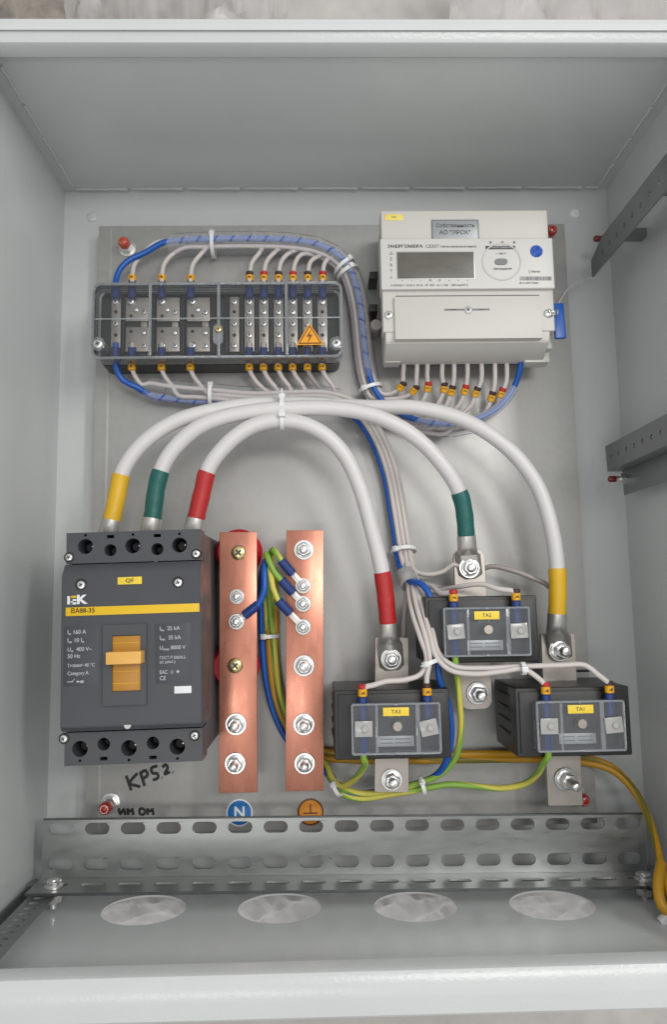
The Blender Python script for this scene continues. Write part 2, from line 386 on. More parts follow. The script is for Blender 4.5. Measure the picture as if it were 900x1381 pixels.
c4 = [Vector((XL, YT, 0)), Vector((XR, YT, 0)), Vector((XR, YB, 0)), Vector((XL, YB, 0))]
for i, inw in enumerate((Vector((0, -1, 0)), Vector((-1, 0, 0)), Vector((0, 1, 0)), Vector((1, 0, 0)))):
    rim_side('rim', c4[i], c4[(i + 1) % 4], inw, (-.0065, 0, .0020, 0)[i])
# sealed flange plate in the top wall: a raised frame and its bead of sealant in dashes
Zb, Zf, Xl, Xr = 0.006, 0.182, XL + 0.011, XR - 0.011
pan = box('flange_plate', Vector(((Xl + Xr) / 2, YT - 0.0004, (Zb + Zf) / 2)), (Xr - Xl, 0.0014, Zf - Zb), 'paint', top, bev=0.0004)
def bead(a, b):
    n = 7; pts = []
    for i in range(n + 1):
        q = a.lerp(b, i / n); pts.append(q + Vector((random.uniform(-.0004, .0004), 0, random.uniform(-.0004, .0004))))
    tube('sealant_bead', pts, [0.0005] + [random.uniform(.0010, .0014) for _ in range(n - 1)] + [0.0022], 'paint', top, 6)
x = Xl + .002
while x < Xr - .01:
    e = min(x + random.uniform(.048, .056), Xr); bead(Vector((x, YT - .0012, Zb)), Vector((e, YT - .0012, Zb))); x = e + .004
for xx in (Xl, Xr):
    z = Zb + .003
    while z < Zf - .02:
        e = z + random.uniform(.036, .042); bead(Vector((xx, YT - .0012, z)), Vector((xx, YT - .0012, e))); z = e + .003
# corner plugs in the back wall
for x_, y_, m in ((124, 293, 'paint'), (776, 288, 'print_white')):
    lathe('plug', P(x_, y_, 0), [(0.0052, 0), (0.0052, .0008), (.0042, .0016), (.002, .0019)], m, cab, 20)

# ------------------------------------------------------------------ mounting plate, studs
PZ = 0.020
plate = thing('mounting_plate', 'bare galvanised steel mounting plate carrying the devices', 'mounting plate', (0.019, 0.085, 0.005))
pc = [P(133, 303, PZ), P(805, 1085, PZ)]
pl, pr, pt, pb = -0.2060, 0.2435, 0.3580, -0.2000
cx_, cy_ = (pl + pr) / 2, (pt + pb) / 2
box('sheet', Vector((cx_, cy_, PZ - .001)), (pr - pl, pt - pb, .002), 'zinc', plate, bev=.0005)
for xx in (pl, pr): box('folded_edge', Vector((xx + (.001 if xx < 0 else -.001), cy_, PZ - .0075)), (.002, pt - pb - .006, .011), 'zinc', plate, bev=.0004)
# faint pressed line inside the long edges
for xx in (pl + .0115,): box('pressed_line', Vector((xx, cy_, PZ + .0001)), (.0030, pt - pb - .004, .0006), 'zinc', plate, bev=.0003)
def mstud(x, y, cap, lean, label, L=0.020):
    c = P(x, y, PZ); t = thing('mounting_stud', label, 'stud', c, None)
    r = .0034; ro = aim(lean)
    lathe('shaft', c, [(r, -0.012), (r, L)], 'steel', t, 16, ro)
    lathe('washer', c, [(.0085, .0001), (.0085, .0014), (.008, .0016)], 'steel', t, 24, ro)
    lathe('nut', c, [(.0062, .0016), (.0068, .0022), (.0068, .0068), (.006, .0075)], 'steel', t, 6, ro, 25)
    lathe('cap', c, [(.0048, L - .011), (.0052, L - .010), (.0052, L - .003), (.0045, L - .001), (.0025, L + .0004)], cap, t, 20, ro)
mstud(172, 335, 'orange_cap', (-.08, .04, 1), 'stud with orange-red cap above the terminal box corner', .015)
mstud(736, 322, 'red_cap', (.06, 0, 1), 'red capped stud peeking out beside the meter top corner')
mstud(149, 1083, 'red_cap', (0, 0, 1), 'red capped stud behind the rail below the circuit breaker')
mstud(778, 1072, 'red_cap', (.05, -.02, 1), 'red capped stud below the bolted bar of the right transformer')

# ------------------------------------------------------------------ perforated cross rail and wall brackets
rail = thing('perforated_rail', 'galvanised slotted angle rail bolted across the cabinet bottom', 'rail', (0.02, -0.205, 0.045))
RZ = 0.045
a0, a1, b0, b1 = P(56, 1105, RZ), P(867.5, 1097, RZ), P(57, 1184, RZ), P(872, 1173, RZ)
ang_r = math.atan2((a1 - a0).y, (a1 - a0).x); org = (b0 + b1) / 2; Lr = .507; Hr = ((a0 - b0).length + (a1 - b1).length) / 2
Rr = Matrix.Translation(org) @ Matrix.Rotation(ang_r, 4, 'Z')
sp = 0.0298; n_ = 17
hl = [slot((i - 8) * sp, y, .0205, .0095) for i in range(n_) for y in (Hr - .0075, .0105)]
sheet('upright', [(-Lr / 2, 0), (Lr / 2, 0), (Lr / 2, Hr), (-Lr / 2, Hr)], hl, .0015, 'rail', rail, Rr)
LW = .034
hl2 = [slot((i - 8) * sp + .002, LW * .50, .0205, .0075) for i in range(n_)]
RX = Matrix(((1, 0, 0, 0), (0, 0, 1, 0), (0, 1, 0, 0), (0, 0, 0, 1)))
sheet('ledge', [(-Lr / 2, 0), (Lr / 2, 0), (Lr / 2 + .0005, LW), (-Lr / 2 - .0005, LW)], hl2, .0015, 'rail', rail, Rr @ Matrix.Translation((0, -.0016, .0001)) @ RX)
def rail_edge(c, sz): box('cut_edge', Rr @ Vector(c), sz, 'rail_black', rail, ang_r, .0002)
rail_edge((0, Hr + .0002, .0007), (Lr, .0012, .0024)); rail_edge((0, -.0009, LW + .0002), (Lr + .001, .0022, .0008))
LY = org.y
# depth brackets on the side walls; local frame: u along depth (z), v across
def bracket(side, y, label, kind):
    """side -1 left, 1 right: strip along the depth of the wall"""
    X = XL if side < 0 else XR
    t = thing('wall_bracket', label, 'bracket', (X, y, .06)); s = -side
    z0, z1 = .030, .184
    if kind == 'ledge':
        hh = [circle(.010 + .0100 * i, .0100, .0026, .0050, n=18) for i in range(14)]
        mx = Matrix(((0, s, 0, X + s * .0125), (0, 0, 1, y), (1, 0, 0, z0 + .005), (0, 0, 0, 1)))
        if s < 0: mx = Matrix(((0, s, 0, X + s * .0125), (0, 0, 1, y), (1, 0, 0, z0 + .005), (0, 0, 0, 1)))
        sheet('perforated_flange', [(0, -.011), (.012, -.011), (.012, 0), (.149, 0), (.149, .021), (0, .021)], hh, .0015, 'rail_dark', t, mx)
        box('foot', Vector((X + s * .0032, y - .011, (z0 + z1) / 2)), (.0015, .023, z1 - z0), 'rail_black', t, bev=.0003)
    else:
        (xt, yt), (xb, yb), ft = kind                  # top and bottom edge of the perforated face (photo pixels of its far end), foot
        zz = z0; a, b = P(xt, yt, zz), P(xb, yb, zz); v = (a - b); wd = v.length; v.normalize(); nrm = Vector((v.y, -v.x, 0))
        hh = [circle(.012 + .0160 * i, wd * .5, .0021, n=14) for i in range(9)]
        mx = Matrix(((0, v.x, nrm.x, b.x), (0, v.y, nrm.y, b.y), (1, 0, 0, z0), (0, 0, 0, 1)))
        sheet('perforated_face', [(0, 0), (z1 - z0, 0), (z1 - z0, wd), (0, wd)], hh, .0015, 'rail_dark', t, mx)
        e = (X - .001) if not ft else P(ft[0], ft[1], zz).x
        if ft: box('web', Vector(((b.x + e) / 2 + .001, b.y + .0006, (z0 + z1) / 2)), (abs(e - b.x), .0015, z1 - z0), 'rail_dark', t, bev=.0003)
        if not ft:
            for zq in (.06, .15): box('wall_spacer', Vector((((a.x + b.x) / 2 + X) / 2 + .002, (a.y + b.y) / 2, zq)), (X - (a.x + b.x) / 2 - .006, .008, .010), 'rail_dark', t, bev=.0003)
        if ft:
            f = P(ft[0], ft[1], zz); g = P(ft[0], ft[2], zz)
            box('foot', Vector((f.x + .001, (b.y + g.y) / 2, (z0 + z1) / 2)), (.0015, abs(b.y - g.y), z1 - z0), 'rail_dark', t, bev=.0003)
            box('wall_spacer', Vector(((f.x + X) / 2 + .001, (b.y + g.y) / 2, (z0 + z1) / 2 + .05)), (X - f.x - .003, .008, .01), 'rail_dark', t, bev=.0003)
    return t
bracket(-1, LY - .0036, 'perforated bracket running forward along the left cabinet wall', 'ledge')
bracket(1, LY - .0036, 'perforated bracket under the rail end beside the amber earth cable', 'ledge')
def upper_strip():
    z0, z1 = .030, .186; b = P(799, 374, z0)
    t = thing('wall_bracket', 'dark perforated strip high on the right wall, beside the meter', 'bracket', (XR, b.y, .06))
    pts = [(0, 0), (z1 - z0, 0), (z1 - z0, .0265), (.029, .0265), (0, .0165)]
    hh = [circle(.012 + .0160 * i, .0118, .0021, n=14) for i in range(9)]
    sheet('perforated_face', pts, hh, .0016, 'rail_dark', t, Matrix(((0, 0, 1, b.x), (0, 1, 0, b.y), (1, 0, 0, z0), (0, 0, 0, 1))))
    box('top_flange', Vector((b.x + .010, b.y + .0258, (z0 + z1) / 2 + .0145)), (.018, .0015, z1 - z0 - .029), 'rail_dark', t, bev=.0003)
    for zq in (.075, .150): box('wall_spacer', Vector(((b.x + XR) / 2 + .001, b.y + .019, zq)), (XR - b.x - .003, .008, .010), 'rail_dark', t, bev=.0003)
upper_strip()
bracket(1, .1120, 'z-shaped perforated strip halfway up the right wall', ((817, 602), (820, 636), (840, 640, 668)))
def wall_bolt(x, y, z, label):
    c = P(x, y, z); t = thing('capped_bolt', label, 'bolt', c); ro = aim((-1, 0, 0))
    d = XR - .001 - c.x
    lathe('shaft', c, [(.0028, -d), (.0028, .004)], 'steel', t, 14, ro)
    lathe('nut', c, [(.0055, -.008), (.0055, -.003)], 'steel', t, 6, ro, 25)
    lathe('cap', c, [(.0026, .000), (.0029, .001), (.0029, .006), (.0022, .0072)], 'dark_red_cap', t, 16, ro)
wall_bolt(812, 322, .034, 'red capped bolt at the upper wall strip')
wall_bolt(832, 646, .034, 'red capped bolt at the z-shaped wall strip')
for x, y, lb in ((72, 1196, 'zinc bolt clamping the rail to the left bracket'), (869, 1184, 'zinc bolt clamping the rail beside the amber cable')):
    c = P(x, y, RZ + LW * .62); c.y = (Rr @ Vector((0, 0, 0))).y + (c.x - org.x) * math.tan(ang_r)
    t = thing('rail_bolt', lb, 'bolt', c); ro = aim((0, 1, 0))
    lathe('shaft', c, [(.003, -.016), (.003, .006)], 'steel', t, 14, ro)
    lathe('washer', c, [(.0075, .0002), (.0075, .0014)], 'steel', t, 24, ro)
    lathe('head', c, [(.0056, .0014), (.0060, .002), (.0060, .0048), (.0054, .0054), (.0030, .0054), (.0026, .0042)], 'steel', t, 20, ro)
    lathe('nut', c, [(.0062, -.0115), (.0066, -.011), (.0066, -.006), (.006, -.0055)], 'steel', t, 6, ro, 25)

# ------------------------------------------------------------------ circuit breaker
BZ = 0.130; BA = math.radians(1.0)
cb = thing('circuit_breaker', 'dark grey three pole circuit breaker with orange toggle and yellow stripe', 'circuit breaker', (-0.14, -0.03, PZ))
BPX = lambda z: None
def bb(name, x0, x1, y0, y1, z0, z1, m, parent=cb, bev=.0006): return pbox(name, x0, x1, y0, y1, z0, z1, m, parent, BA, bev)
BC = Vector((-0.1410, -0.0315, 0))
def bl(u, v, z): return BC + Matrix.Rotation(BA, 3, 'Z') @ Vector((u, v, 0)) + Vector((0, 0, z))
box('body', bl(0, 0.000, (PZ + .0985) / 2), (.1035, .168, .0985 - PZ), 'breaker', cb, BA, .0012)
main = None
# raised front housing between the terminal covers: polygon side profile extruded across
def breaker_front():
    bm = bmesh.new(); hw = .0522
    prof = [(-.0905 + .0, .098), (.0615, .098), (.0615, .118), (.0530, BZ), (-.0570, BZ), (-.0620, .1275), (-.0625, .098)]
    prof = [(-.0625, .0986), (-.0625, .1265), (-.0600, .1285), (-.0590, BZ), (.0525, BZ), (.0610, .1235), (.0615, .1225), (.0615, .0986)]
    A = [bm.verts.new(bl(-hw, v, z)) for v, z in prof]; B = [bm.verts.new(bl(hw, v, z)) for v, z in prof]
    n = len(prof)
    for i in range(n): bm.faces.new((A[i], A[(i + 1) % n], B[(i + 1) % n], B[i]))
    bm.faces.new(A); bm.faces.new(list(reversed(B)))
    bmesh.ops.recalc_face_normals(bm, faces=bm.faces)
    bmesh.ops.bevel(bm, geom=[e for e in bm.edges], offset=.0006, segments=2, affect='EDGES')
    return from_bm('front_housing', bm, 'breaker', cb)
breaker_front()
def terminal_cover(v0, v1, hy_big, hy_small, up):
    TZ = .122
    hs = []; Rm = Matrix.Rotation(-BA, 3, 'Z')
    def loc(x, y): q = Rm @ (P(x, y, TZ) - BC); return q.x, q.y
    bigs = [loc(*p) for p in hy_big]; smalls = [loc(*p) for p in hy_small]
    rb, rs = px(10.2, TZ), px(8.2, TZ)
    for q in bigs: hs.append(circle(q[0], q[1], rb, n=24))
    for q in smalls: hs.append(circle(q[0], q[1], rs, n=22))
    for q in smalls: hs.append([(q[0] + a, q[1] + b) for a, b in ((-.0028, up * .0092), (.0028, up * .0092), (.0028, up * .0118), (-.0028, up * .0118))][::up])
    for q in bigs: hs.append(circle(q[0], q[1] + up * .0086, .0011, n=10))
    o = sheet('terminal_cover', [(-.0515, v0), (.0512, v0), (.0512, v1), (-.0515, v1)], hs, .022, 'breaker', cb, Matrix.Translation(bl(0, 0, TZ - .022)) @ Matrix.Rotation(BA, 4, 'Z'))
    for q in bigs + smalls:
        r_ = rb if q in bigs else rs
        lathe('terminal_screw', bl(q[0], q[1], TZ - .021), [(r_ * .8, -.004), (r_ * .8, .006), (r_ * .6, .0075)], 'hole', o, 16)  # screws coloured near black to imitate the shade deep in the holes
        if q in bigs: lathe('screw_glint', bl(q[0] + r_ * .45, q[1] + r_ * .1, TZ - .014), [(r_ * .28, -.004), (r_ * .28, .003), (r_ * .1, .0045)], 'lug', o, 10)  # small bright piece added to imitate a glint on the hole's right side
    return o
tc1 = terminal_cover(.0622, .0860, [(115, 737), (179, 736), (242, 735)], [(148.6, 742), (212, 740.5)], 1)
tc2 = terminal_cover(-.0880, -.0640, [(107.5, 1010), (173.6, 1009), (239, 1007)], [(139.7, 1003.6), (206, 1002)], -1)
TZ = .122
for x, y, p in ((93, 751.7, tc1), (264.7, 747, tc1), (86, 996, tc2), (262.5, 992, tc2)):
    lathe('recess', P(x, y, TZ), [(px(7, TZ), -.002), (px(7, TZ), .0002)], 'hole', p, 20); screw('screw', x, y, TZ + .0006, 5.2, 'steel', p)
for x, y in ((147, 755), (210.5, 754)): screw('screw', x, y, TZ - .004, 5, 'steel', tc1)
for x, y in ((109, 788), (240, 785)):
    lathe('recess', P(x, y, BZ), [(px(7.6, BZ), -.002), (px(7.6, BZ), .0002)], 'hole', cb, 22); screw('screw', x + .4, y + .8, BZ + .0006, 5.6, 'steel', cb)
z = BZ + .0003
q = bb('designation_label', 158.3, 191, 778, 788, BZ - .0002, z + .0003, 'label_yellow', cb, .0002); text('lettering', 'QF', 174.7, 783, z + .0006, 5, 'print_dark', q, BA, 1.3, 'CENTER')
q = bb('stripe', 88.5, 269, 816.5, 828, BZ - .0002, z, 'stripe', cb, .0001)
text('lettering', 'ВА88-35', 95, 824.2, z + .0003, 6.3, 'ring_dark', q, BA, 1.0)
# maker's emblem: blocky letters, the E with a yellow top bar
def emblem(x, y, w_, h_, m): return bb('emblem', x, x + w_, y, y + h_, BZ - .0002, z + .0001, m, cb, .00005)
text('emblem', 'I', 92.3, 811, z, 8.0, 'print_white', cb, BA, 1.4, 'CENTER', .0004); emblem(90.2, 804.0, 3.4, 2.2, 'print_white')
for yy, m in ((803.6, 'stripe'), (808.0, 'print_white'), (812.6, 'print_white')): emblem(95.2, yy, 7.2, 2.6, m)
emblem(95.2, 808.2, 2.6, 6.6, 'print_white')
text('emblem', 'K', 102.8, 809.2, z, 11.4, 'print_white', cb, BA, 1.25, 'LEFT', .0004)
pa = bb('print_panel', 85.5, 134, 844, 925, BZ - .0003, z - .0001, 'panel', cb, .0001)
for s, y, h_, sx in (('Iₙ 160 A', 853, 5.6, 1), ('Iₘ 10 Iₙ', 864, 5.6, 1), ('Uₑ  400 V~', 876.3, 5.4, 1), ('50 Hz', 885.5, 5.4, 1), ('Tномин 40 °C', 898, 4.6, .95), ('Category A', 908.5, 4.8, .95)):
    text('lettering', s, 90.5, y, z + .0001, h_, 'print_pale', pa, BA, sx * .93)
for x0, x1, y0, y1 in ((90, 98, 919.2, 920), (103, 106, 918.2, 920.2), (106, 113, 919, 919.8), (108, 112, 917.8, 921)): bb('symbol', x0, x1, y0, y1, BZ, z + .0002, 'print_pale', pa, .00002)
text('symbol', '/', 97, 917.6, z + .0001, 6, 'print_pale', pa, -.5)
pb_ = bb('print_panel', 209.5, 257, 840.5, 921, BZ - .0003, z - .0001, 'panel', cb, .0001)
for s, y, h_, sx in (('Iᵢᵤ  25 kA', 848, 5.4, 1), ('Iᵢₘ  35 kA', 860.5, 5.4, 1), ('Uᵢₘₚ 8000 V', 874, 5.2, 1), ('ГОСТ Р 50030.2-', 887.5, 4.0, .92), ('IEC 60947-2', 893.5, 3.4, .95), ('EAC  ⊙  ✦ ', 906.8, 5, .9), ('CE', 915, 5.4, 1)):
    text('lettering', s, 215, y, z + .0001, h_, 'print_pale', pb_, BA, sx * .93)
bb('white_patch', 235, 258, 925.3, 935, BZ - .0003, z + .0001, 'print_white', cb, .0001)
# bezel with its window, slide and toggle
bz1 = BZ + .0018
RmB = Matrix.Rotation(-BA, 3, 'Z')
def bloc(x, y, zz): q = RmB @ (P(x, y, zz) - BC); return q.x, q.y
u0, v0 = bloc(138.5, 843.5, bz1); u1, v1 = bloc(197, 950, bz1); wu0, wv0 = bloc(150.5, 857, bz1); wu1, wv1 = bloc(190, 932, bz1)
bez = sheet('bezel', [(u0, v1), (u1, v1), (u1, v0), (u0, v0)], [[(wu0, wv0), (wu1, wv0), (wu1, wv1), (wu0, wv1)]], .0022, 'breaker', cb, Matrix.Translation(bl(0, 0, bz1 - .0022)) @ Matrix.Rotation(BA, 4, 'Z'), .0002)
bb('toggle_slide', 151, 189.5, 857.5, 931.5, BZ - .0025, BZ + .0004, 'orange', bez, .0001)
for yy in (866.5, 905, 921): bb('slide_line', 151.3, 189, yy, yy + .8, BZ, BZ + .0006, 'tube_yellow', bez, .00005)
bb('toggle', 142, 190, 879, 896, BZ - .002, BZ + .013, 'toggle', bez, .0008)
lathe('seal_notch', P(172, 978, BZ - .0008), [(px(4.6, BZ), -.001), (px(4.6, BZ), .0006)], 'sticker_silver', cb, 20)

# ------------------------------------------------------------------ busbars with insulators
def busbar(x0, x1, y0, y1, zt, label):
    t = thing('busbar', label, 'busbar', P((x0 + x1) / 2, (y0 + y1) / 2, zt - .005))
    a, b = P((x0 + x1) / 2, y0, zt), P((x0 + x1) / 2, y1, zt)
    w_ = .0318; c = (a + b) / 2
    box('bar', Vector((c.x, c.y, zt - .0025)), (w_, (a - b).length, .005), 'copper', t, math.atan2((a - b).y, (a - b).x) - PI / 2, .0006)
    return t
NZ = .060
nb = busbar(323, 319.3, 717.5, 1069.5, NZ, 'copper neutral bar standing on red round insulators')
pe = busbar(409.6, 412.5, 715, 1067, NZ - .002, 'copper earth bar with three green-yellow earth wires bolted on')
EZ = NZ - .002
for x, y in ((322, 745.4), (317.4, 897.6)):
    screw('brass_screw', x, y, NZ, 10, 'brass', nb, True, .003, .7)
    c = P(x + 1, y, NZ - .02); c.z = PZ
    t = thing('standoff_insulator', 'red drum insulator under the neutral bar, ' + ('at its top end' if y < 800 else 'halfway down'), 'insulator', c)
    lathe('drum', c, [(.017, .0002), (.0185, .002), (.0195, .008), (.0165, .0105), (.0165, .0135), (.0205, .017), (.0205, .024), (.0165, .027), (.0165, .029), (.0185, .032), (.017, .0345)], 'red', t, 36, None, 30)
    lathe('insert', c, [(.005, .0345), (.005, .0348)], 'brass', t, 16)
for x, y, r, st in ((319.4, 804.6, 10, .005), (319, 838.4, 10.5, .005), (318, 977, 14, .011), (317, 1030, 13.5, .013)): bolt(x, y, NZ + (.002 if y == 838.4 else 0), r, nb, st)
for x, y, r, st in ((410, 741.6, 13.5, .006), (409, 790, 10.5, .005), (409, 814.4, 10.8, .005), (409, 845.6, 10.5, .005), (410, 898, 14, .008), (410, 977, 14, .011), (411, 1030, 13.5, .013)): bolt(x, y, EZ + (.002 if r < 11 else 0), r, pe, st)
# two legs that hold the earth bar off the plate
for y in (741.6, 898, 1030):
    c = P(410, y, EZ); c.z = PZ; lathe('spacer', c, [(.007, .0001), (.007, EZ - PZ - .005)], 'steel', pe, 20)

# ------------------------------------------------------------------ test terminal box
TB = .062
tb = thing('terminal_box', 'black test terminal box under clear cover with lightning warning triangle', 'terminal box', (-0.086, 0.247, PZ))
tcx, tcy = -0.0862, 0.2470; TW, THt = .2215, .0695
bm = bmesh.new()
base = sheet('base', rrect(tcx, tcy - .0010, TW - .0045, THt - .0010, .006), [], .024, 'black', tb, Matrix.Translation((0, 0, PZ + .0002)))
for sy in (-1, 1): box('base_wall', Vector((tcx, tcy - .0008 + sy * (THt / 2 - .0042), PZ + .028)), (TW - .014, .0024, .008), 'black', base, 0, .0004)
def rim_wall(name, outer, inner, z0, z1, m, parent):
    sheet(name, outer, [inner], z1 - z0, m, parent, Matrix.Translation((0, 0, z0)))
cov = sheet('cover', rrect(tcx, tcy, TW - .001, THt - .001, .0065), [], .0012, 'clear', tb, Matrix.Translation((0, 0, TB - .0012)))
rim_wall('cover_wall', rrect(tcx, tcy, TW, THt, .007), rrect(tcx, tcy, TW - .0024, THt - .0024, .0064), PZ + .0246, TB - .0014, 'clear_edge', cov)
rim_wall('cover_edge', rrect(tcx, tcy, TW, THt, .007), rrect(tcx, tcy, TW - .0036, THt - .0036, .0062), TB - .0010, TB + .0012, 'clear_edge', cov)
for x in (202.7, 295.2, 386.6):
    a = P(x, 432, TB); box('rib', Vector((a.x, tcy, TB + .0012)), (.0026, THt - .003, .0022), 'clear_edge', cov, 0, .0006)
a = P(290, 430, TB); box('rib', Vector((tcx, a.y, TB + .0010)), (TW - .003, .0013, .0018), 'clear_edge', cov, 0, .0004)
for x, y in ((132, 464), (454, 463)):
    c = P(x, y, TB); lathe('screw_boss', c, [(.0062, -.02), (.0062, .0006), (.0050, .001)], 'clear_edge', cov, 24); screw('cover_screw', x, y, TB + .0012, 6.5, 'steel', cov)
c = P(294.4, 446, TB); sheet('seal_pocket', slot(0, 0, .019, .0088), [], .002, 'clear_edge', cov, Matrix.Translation((c.x, c.y - .004, TB + .0002)) @ Matrix.Rotation(PI / 2, 4, 'Z'))
screw('seal_screw', 294.4, 444, TB + .0024, 5, 'brass', cov)
# warning triangle sticker on the cover
def tri(s, z, m, name, par):
    pts = [P(417.5, 437, TB), P(400, 466.5, TB), P(437, 466, TB)]; g = (pts[0] + pts[1] + pts[2]) / 3
    return sheet(name, [((g + (q - g) * s).x, (g + (q - g) * s).y) for q in pts][::1], [], .0003, m, par, Matrix.Translation((0, 0, z)))
ws = tri(1.0, TB + .0020, 'warn', 'warning_sticker', cov); tri(.86, TB + .0023, 'warn_edge', 'border', ws); tri(.72, TB + .0026, 'warn', 'field', ws)
bo = [(419.5, 446), (413.5, 456), (417.6, 455), (415.6, 464), (421.6, 452.5), (417.6, 453.2)]
sheet('lightning_bolt', [(P(x, y, TB).x, P(x, y, TB).y) for x, y in bo], [], .0003, 'warn_edge', ws, Matrix.Translation((0, 0, TB + .0029)))
# terminals
TT = PZ + .0285
singles = [156, 316, 336.5, 355.7, 375.6, 395, 415, 435]
for x in singles:
    t = pbox('terminal', x - 6.4, x + 6.4, 400, 474, PZ + .022, TT, 'tin', tb, 0, .0005)
    for i, y in enumerate((407, 420.5, 436.5, 452, 465.5)):
        if (i in (1, 3) and x in (156, 316, 435)) or (i == 3 and x in (355.7, 395)): lathe('screw_hole', P(x, y, TT), [(.0017, -.001), (.0017, .0001)], 'hole', t, 12)
        else: screw('screw', x, y, TT + .0003, 4.4, 'steel', t, True, .0016, random.random() * 3)
for x in (184.5, 226.5, 267.5):
    for y0, y1, s in ((401, 433, 1), (441, 474, -1)):
        t = pbox('terminal', x - 15.5, x + 15.5, y0, y1, PZ + .022, TT, 'tin', tb, 0, .0005)
        ya = 407 if s > 0 else 466
        screw('screw', x - 8, ya, TT + .0003, 5.2, 'steel', t, True, .0018, random.random() * 3)
        screw('screw', x + 9.5, ya + (14 if s > 0 else 0), TT + .0003, 4, 'steel', t, True, .0014, random.random() * 3)
        screw('screw', x + 9.5 if s < 0 else x - 1, ya + (-17 if s < 0 else 11), TT + .0003, 3.6, 'steel', t, False)
        lathe('screw_hole', P(x - 8, ya + s * 19, TT), [(.0015, -.001), (.0015, .0001)], 'hole', t, 12)
    pbox('link', x + 5, x + 13.5, 432, 442, PZ + .022, TT - .002, 'tin', tb, 0, .0004)
for xb in (206.5, 247, 306, 326, 346, 366, 385.5, 405, 425, 166, 288): pbox('divider', xb - 1.1, xb + 1.1, 398, 476, PZ + .022, TT + .002, 'black', tb, 0, .0003)

# ------------------------------------------------------------------ energy meter
MZ = .085
mt = thing('energy_meter', 'off-white three phase electricity meter with grey display', 'electricity meter', (0.131, 0.265, PZ))
pbox('body', 518, 742, 287, 470, PZ + .006, .070, 'meter', mt, 0, .002, 3)
up = pbox('upper_shroud', 514.5, 740, 283.5, 324, .066, .0815, 'meter', mt, 0, .0012, 3)
MF = .087
face = pbox('front_panel', 514, 748, 321, 389.5, .068, MF, 'meter_face', mt, 0, .0012, 3)
pbox('shoulder', 516.5, 748.5, 389.8, 447, .068, .0835, 'meter', mt, 0, .0012, 3)
low = pbox('terminal_lid', 533, 731.5, 399, 456.5, .070, .0865, 'meter', mt, 0, .0007, 2)
# skirt: sloping front down to the wire outlets
def skirt():
    bm = bmesh.new(); yT = P(600, 446, .080).y; yM = P(600, 463, .078).y; yB = P(600, 486, .062).y
    xl, xr = P(520, 465, .078).x, P(741, 465, .078).x
    pr_ = [(yT, .066), (yT, .0818), (yT - .003, .0826), (yM, .0800), (yM - .0015, .0775), (yB, .0610), (yB, .050), (yT, .050)]
    A = [bm.verts.new(Vector((xl, y, z))) for y, z in pr_]; B = [bm.verts.new(Vector((xr, y, z))) for y, z in pr_]; n = len(pr_)
    for i in range(n): bm.faces.new((A[i], A[(i + 1) % n], B[(i + 1) % n], B[i]))
    bm.faces.new(A); bm.faces.new(list(reversed(B))); bmesh.ops.recalc_face_normals(bm, faces=bm.faces)
    bmesh.ops.bevel(bm, geom=list(bm.edges), offset=.0007, segments=2, affect='EDGES')
    return from_bm('terminal_skirt', bm, 'meter', mt), yB
sk, YSK = skirt()
for x0, x1 in ((519, 541), (708, 742)): pbox('skirt_foot', x0, x1, 470, 488.5, .045, .0605, 'meter', sk, 0, .001)
pbox('outlet', 541, 708, 468, 485.2, .046, .0606, 'hole', sk, 0, .0004)
lb = pbox('sticker', 519.5, 544, 289, 297, .0815, .0818, 'label_pale_yellow', up, 0, .00005); text('lettering', 'Wh', 531.5, 293, .0819, 3, 'print_grey', lb, 0, 1.2, 'CENTER')
ol = pbox('owner_plate', 582.5, 646.5, 296, 322.5, .0815, .0823, 'print_grey', up, 0, .0003); pbox('plate_field', 584.3, 644.7, 297.8, 322, .0820, .0825, 'label_grey', ol, 0, .0001)
text('lettering', 'Собственность', 614.5, 304.3, .0826, 5.6, 'print_dark', ol, 0, .98, 'CENTER'); text('lettering', 'АО "ЭРСК"', 614, 313.6, .0826, 6, 'print_dark', ol, 0, 1.05, 'CENTER')
zf = MF + .0002
text('lettering', 'ЭНЕРГОМЕРА', 523, 332.5, zf, 4.4, 'print_dark', face, 0, 1.2, 'LEFT', .00005); text('lettering', 'CE307', 574, 332.3, zf, 4.8, 'print_grey', face, 0, 1.1); text('lettering', 'Счётчик электрической энергии', 594, 332.6, zf, 3.2, 'print_grey', face, 0, .74)
lc = pbox('display_frame', 535, 641, 338.5, 376, MF - .0005, MF + .0003, 'sticker_silver', face, 0, .0001); pbox('display', 536.3, 639.7, 340, 375, MF, MF + .0006, 'lcd', lc, 0, .0001)
for i, s in enumerate(('△', 'Σ', 'R', 'T', '⊥')): text('lettering', s, 528, 341.5 + i * 8, zf, 4.4, 'print_grey', face, 0, 1, 'CENTER')
for i, s in enumerate('▪◂▸◇○◦▫∘'): text('lettering', s, 543 + i * 12.6, 378.3, zf, 2.8, 'print_dark', face, 0, 1, 'CENTER')
text('lettering', '3×230/400 V  5(10) A  50 Hz   №  2021  кл. т. 0,5S   1600 imp/kW·h', 527, 385, zf, 3.0, 'print_grey', face, 0, .93)
c = P(677, 353, MF)
bm = bmesh.new(); add_lathe(bm, [(.0172, -.001), (.0172, .0004), (.0166, .0007), (.0160, .0004), (.0160, -.001)], 40, Matrix.Translation(c)); from_bm('ring', bm, 'meter_face', face)
pbox('name_strip', 655.5, 695.5, 331.5, 336, MF - .0005, MF + .0003, 'print_dark', face, 0, .00005)
text('lettering', 'ЭНЕРГОМЕРА', 675.5, 333.8, MF + .0005, 2.4, 'print_pale', face, 0, 1.35, 'CENTER')
text('lettering', '≁ 400 V', 676.5, 342, zf, 3.2, 'print_grey', face, 0, 1, 'CENTER')
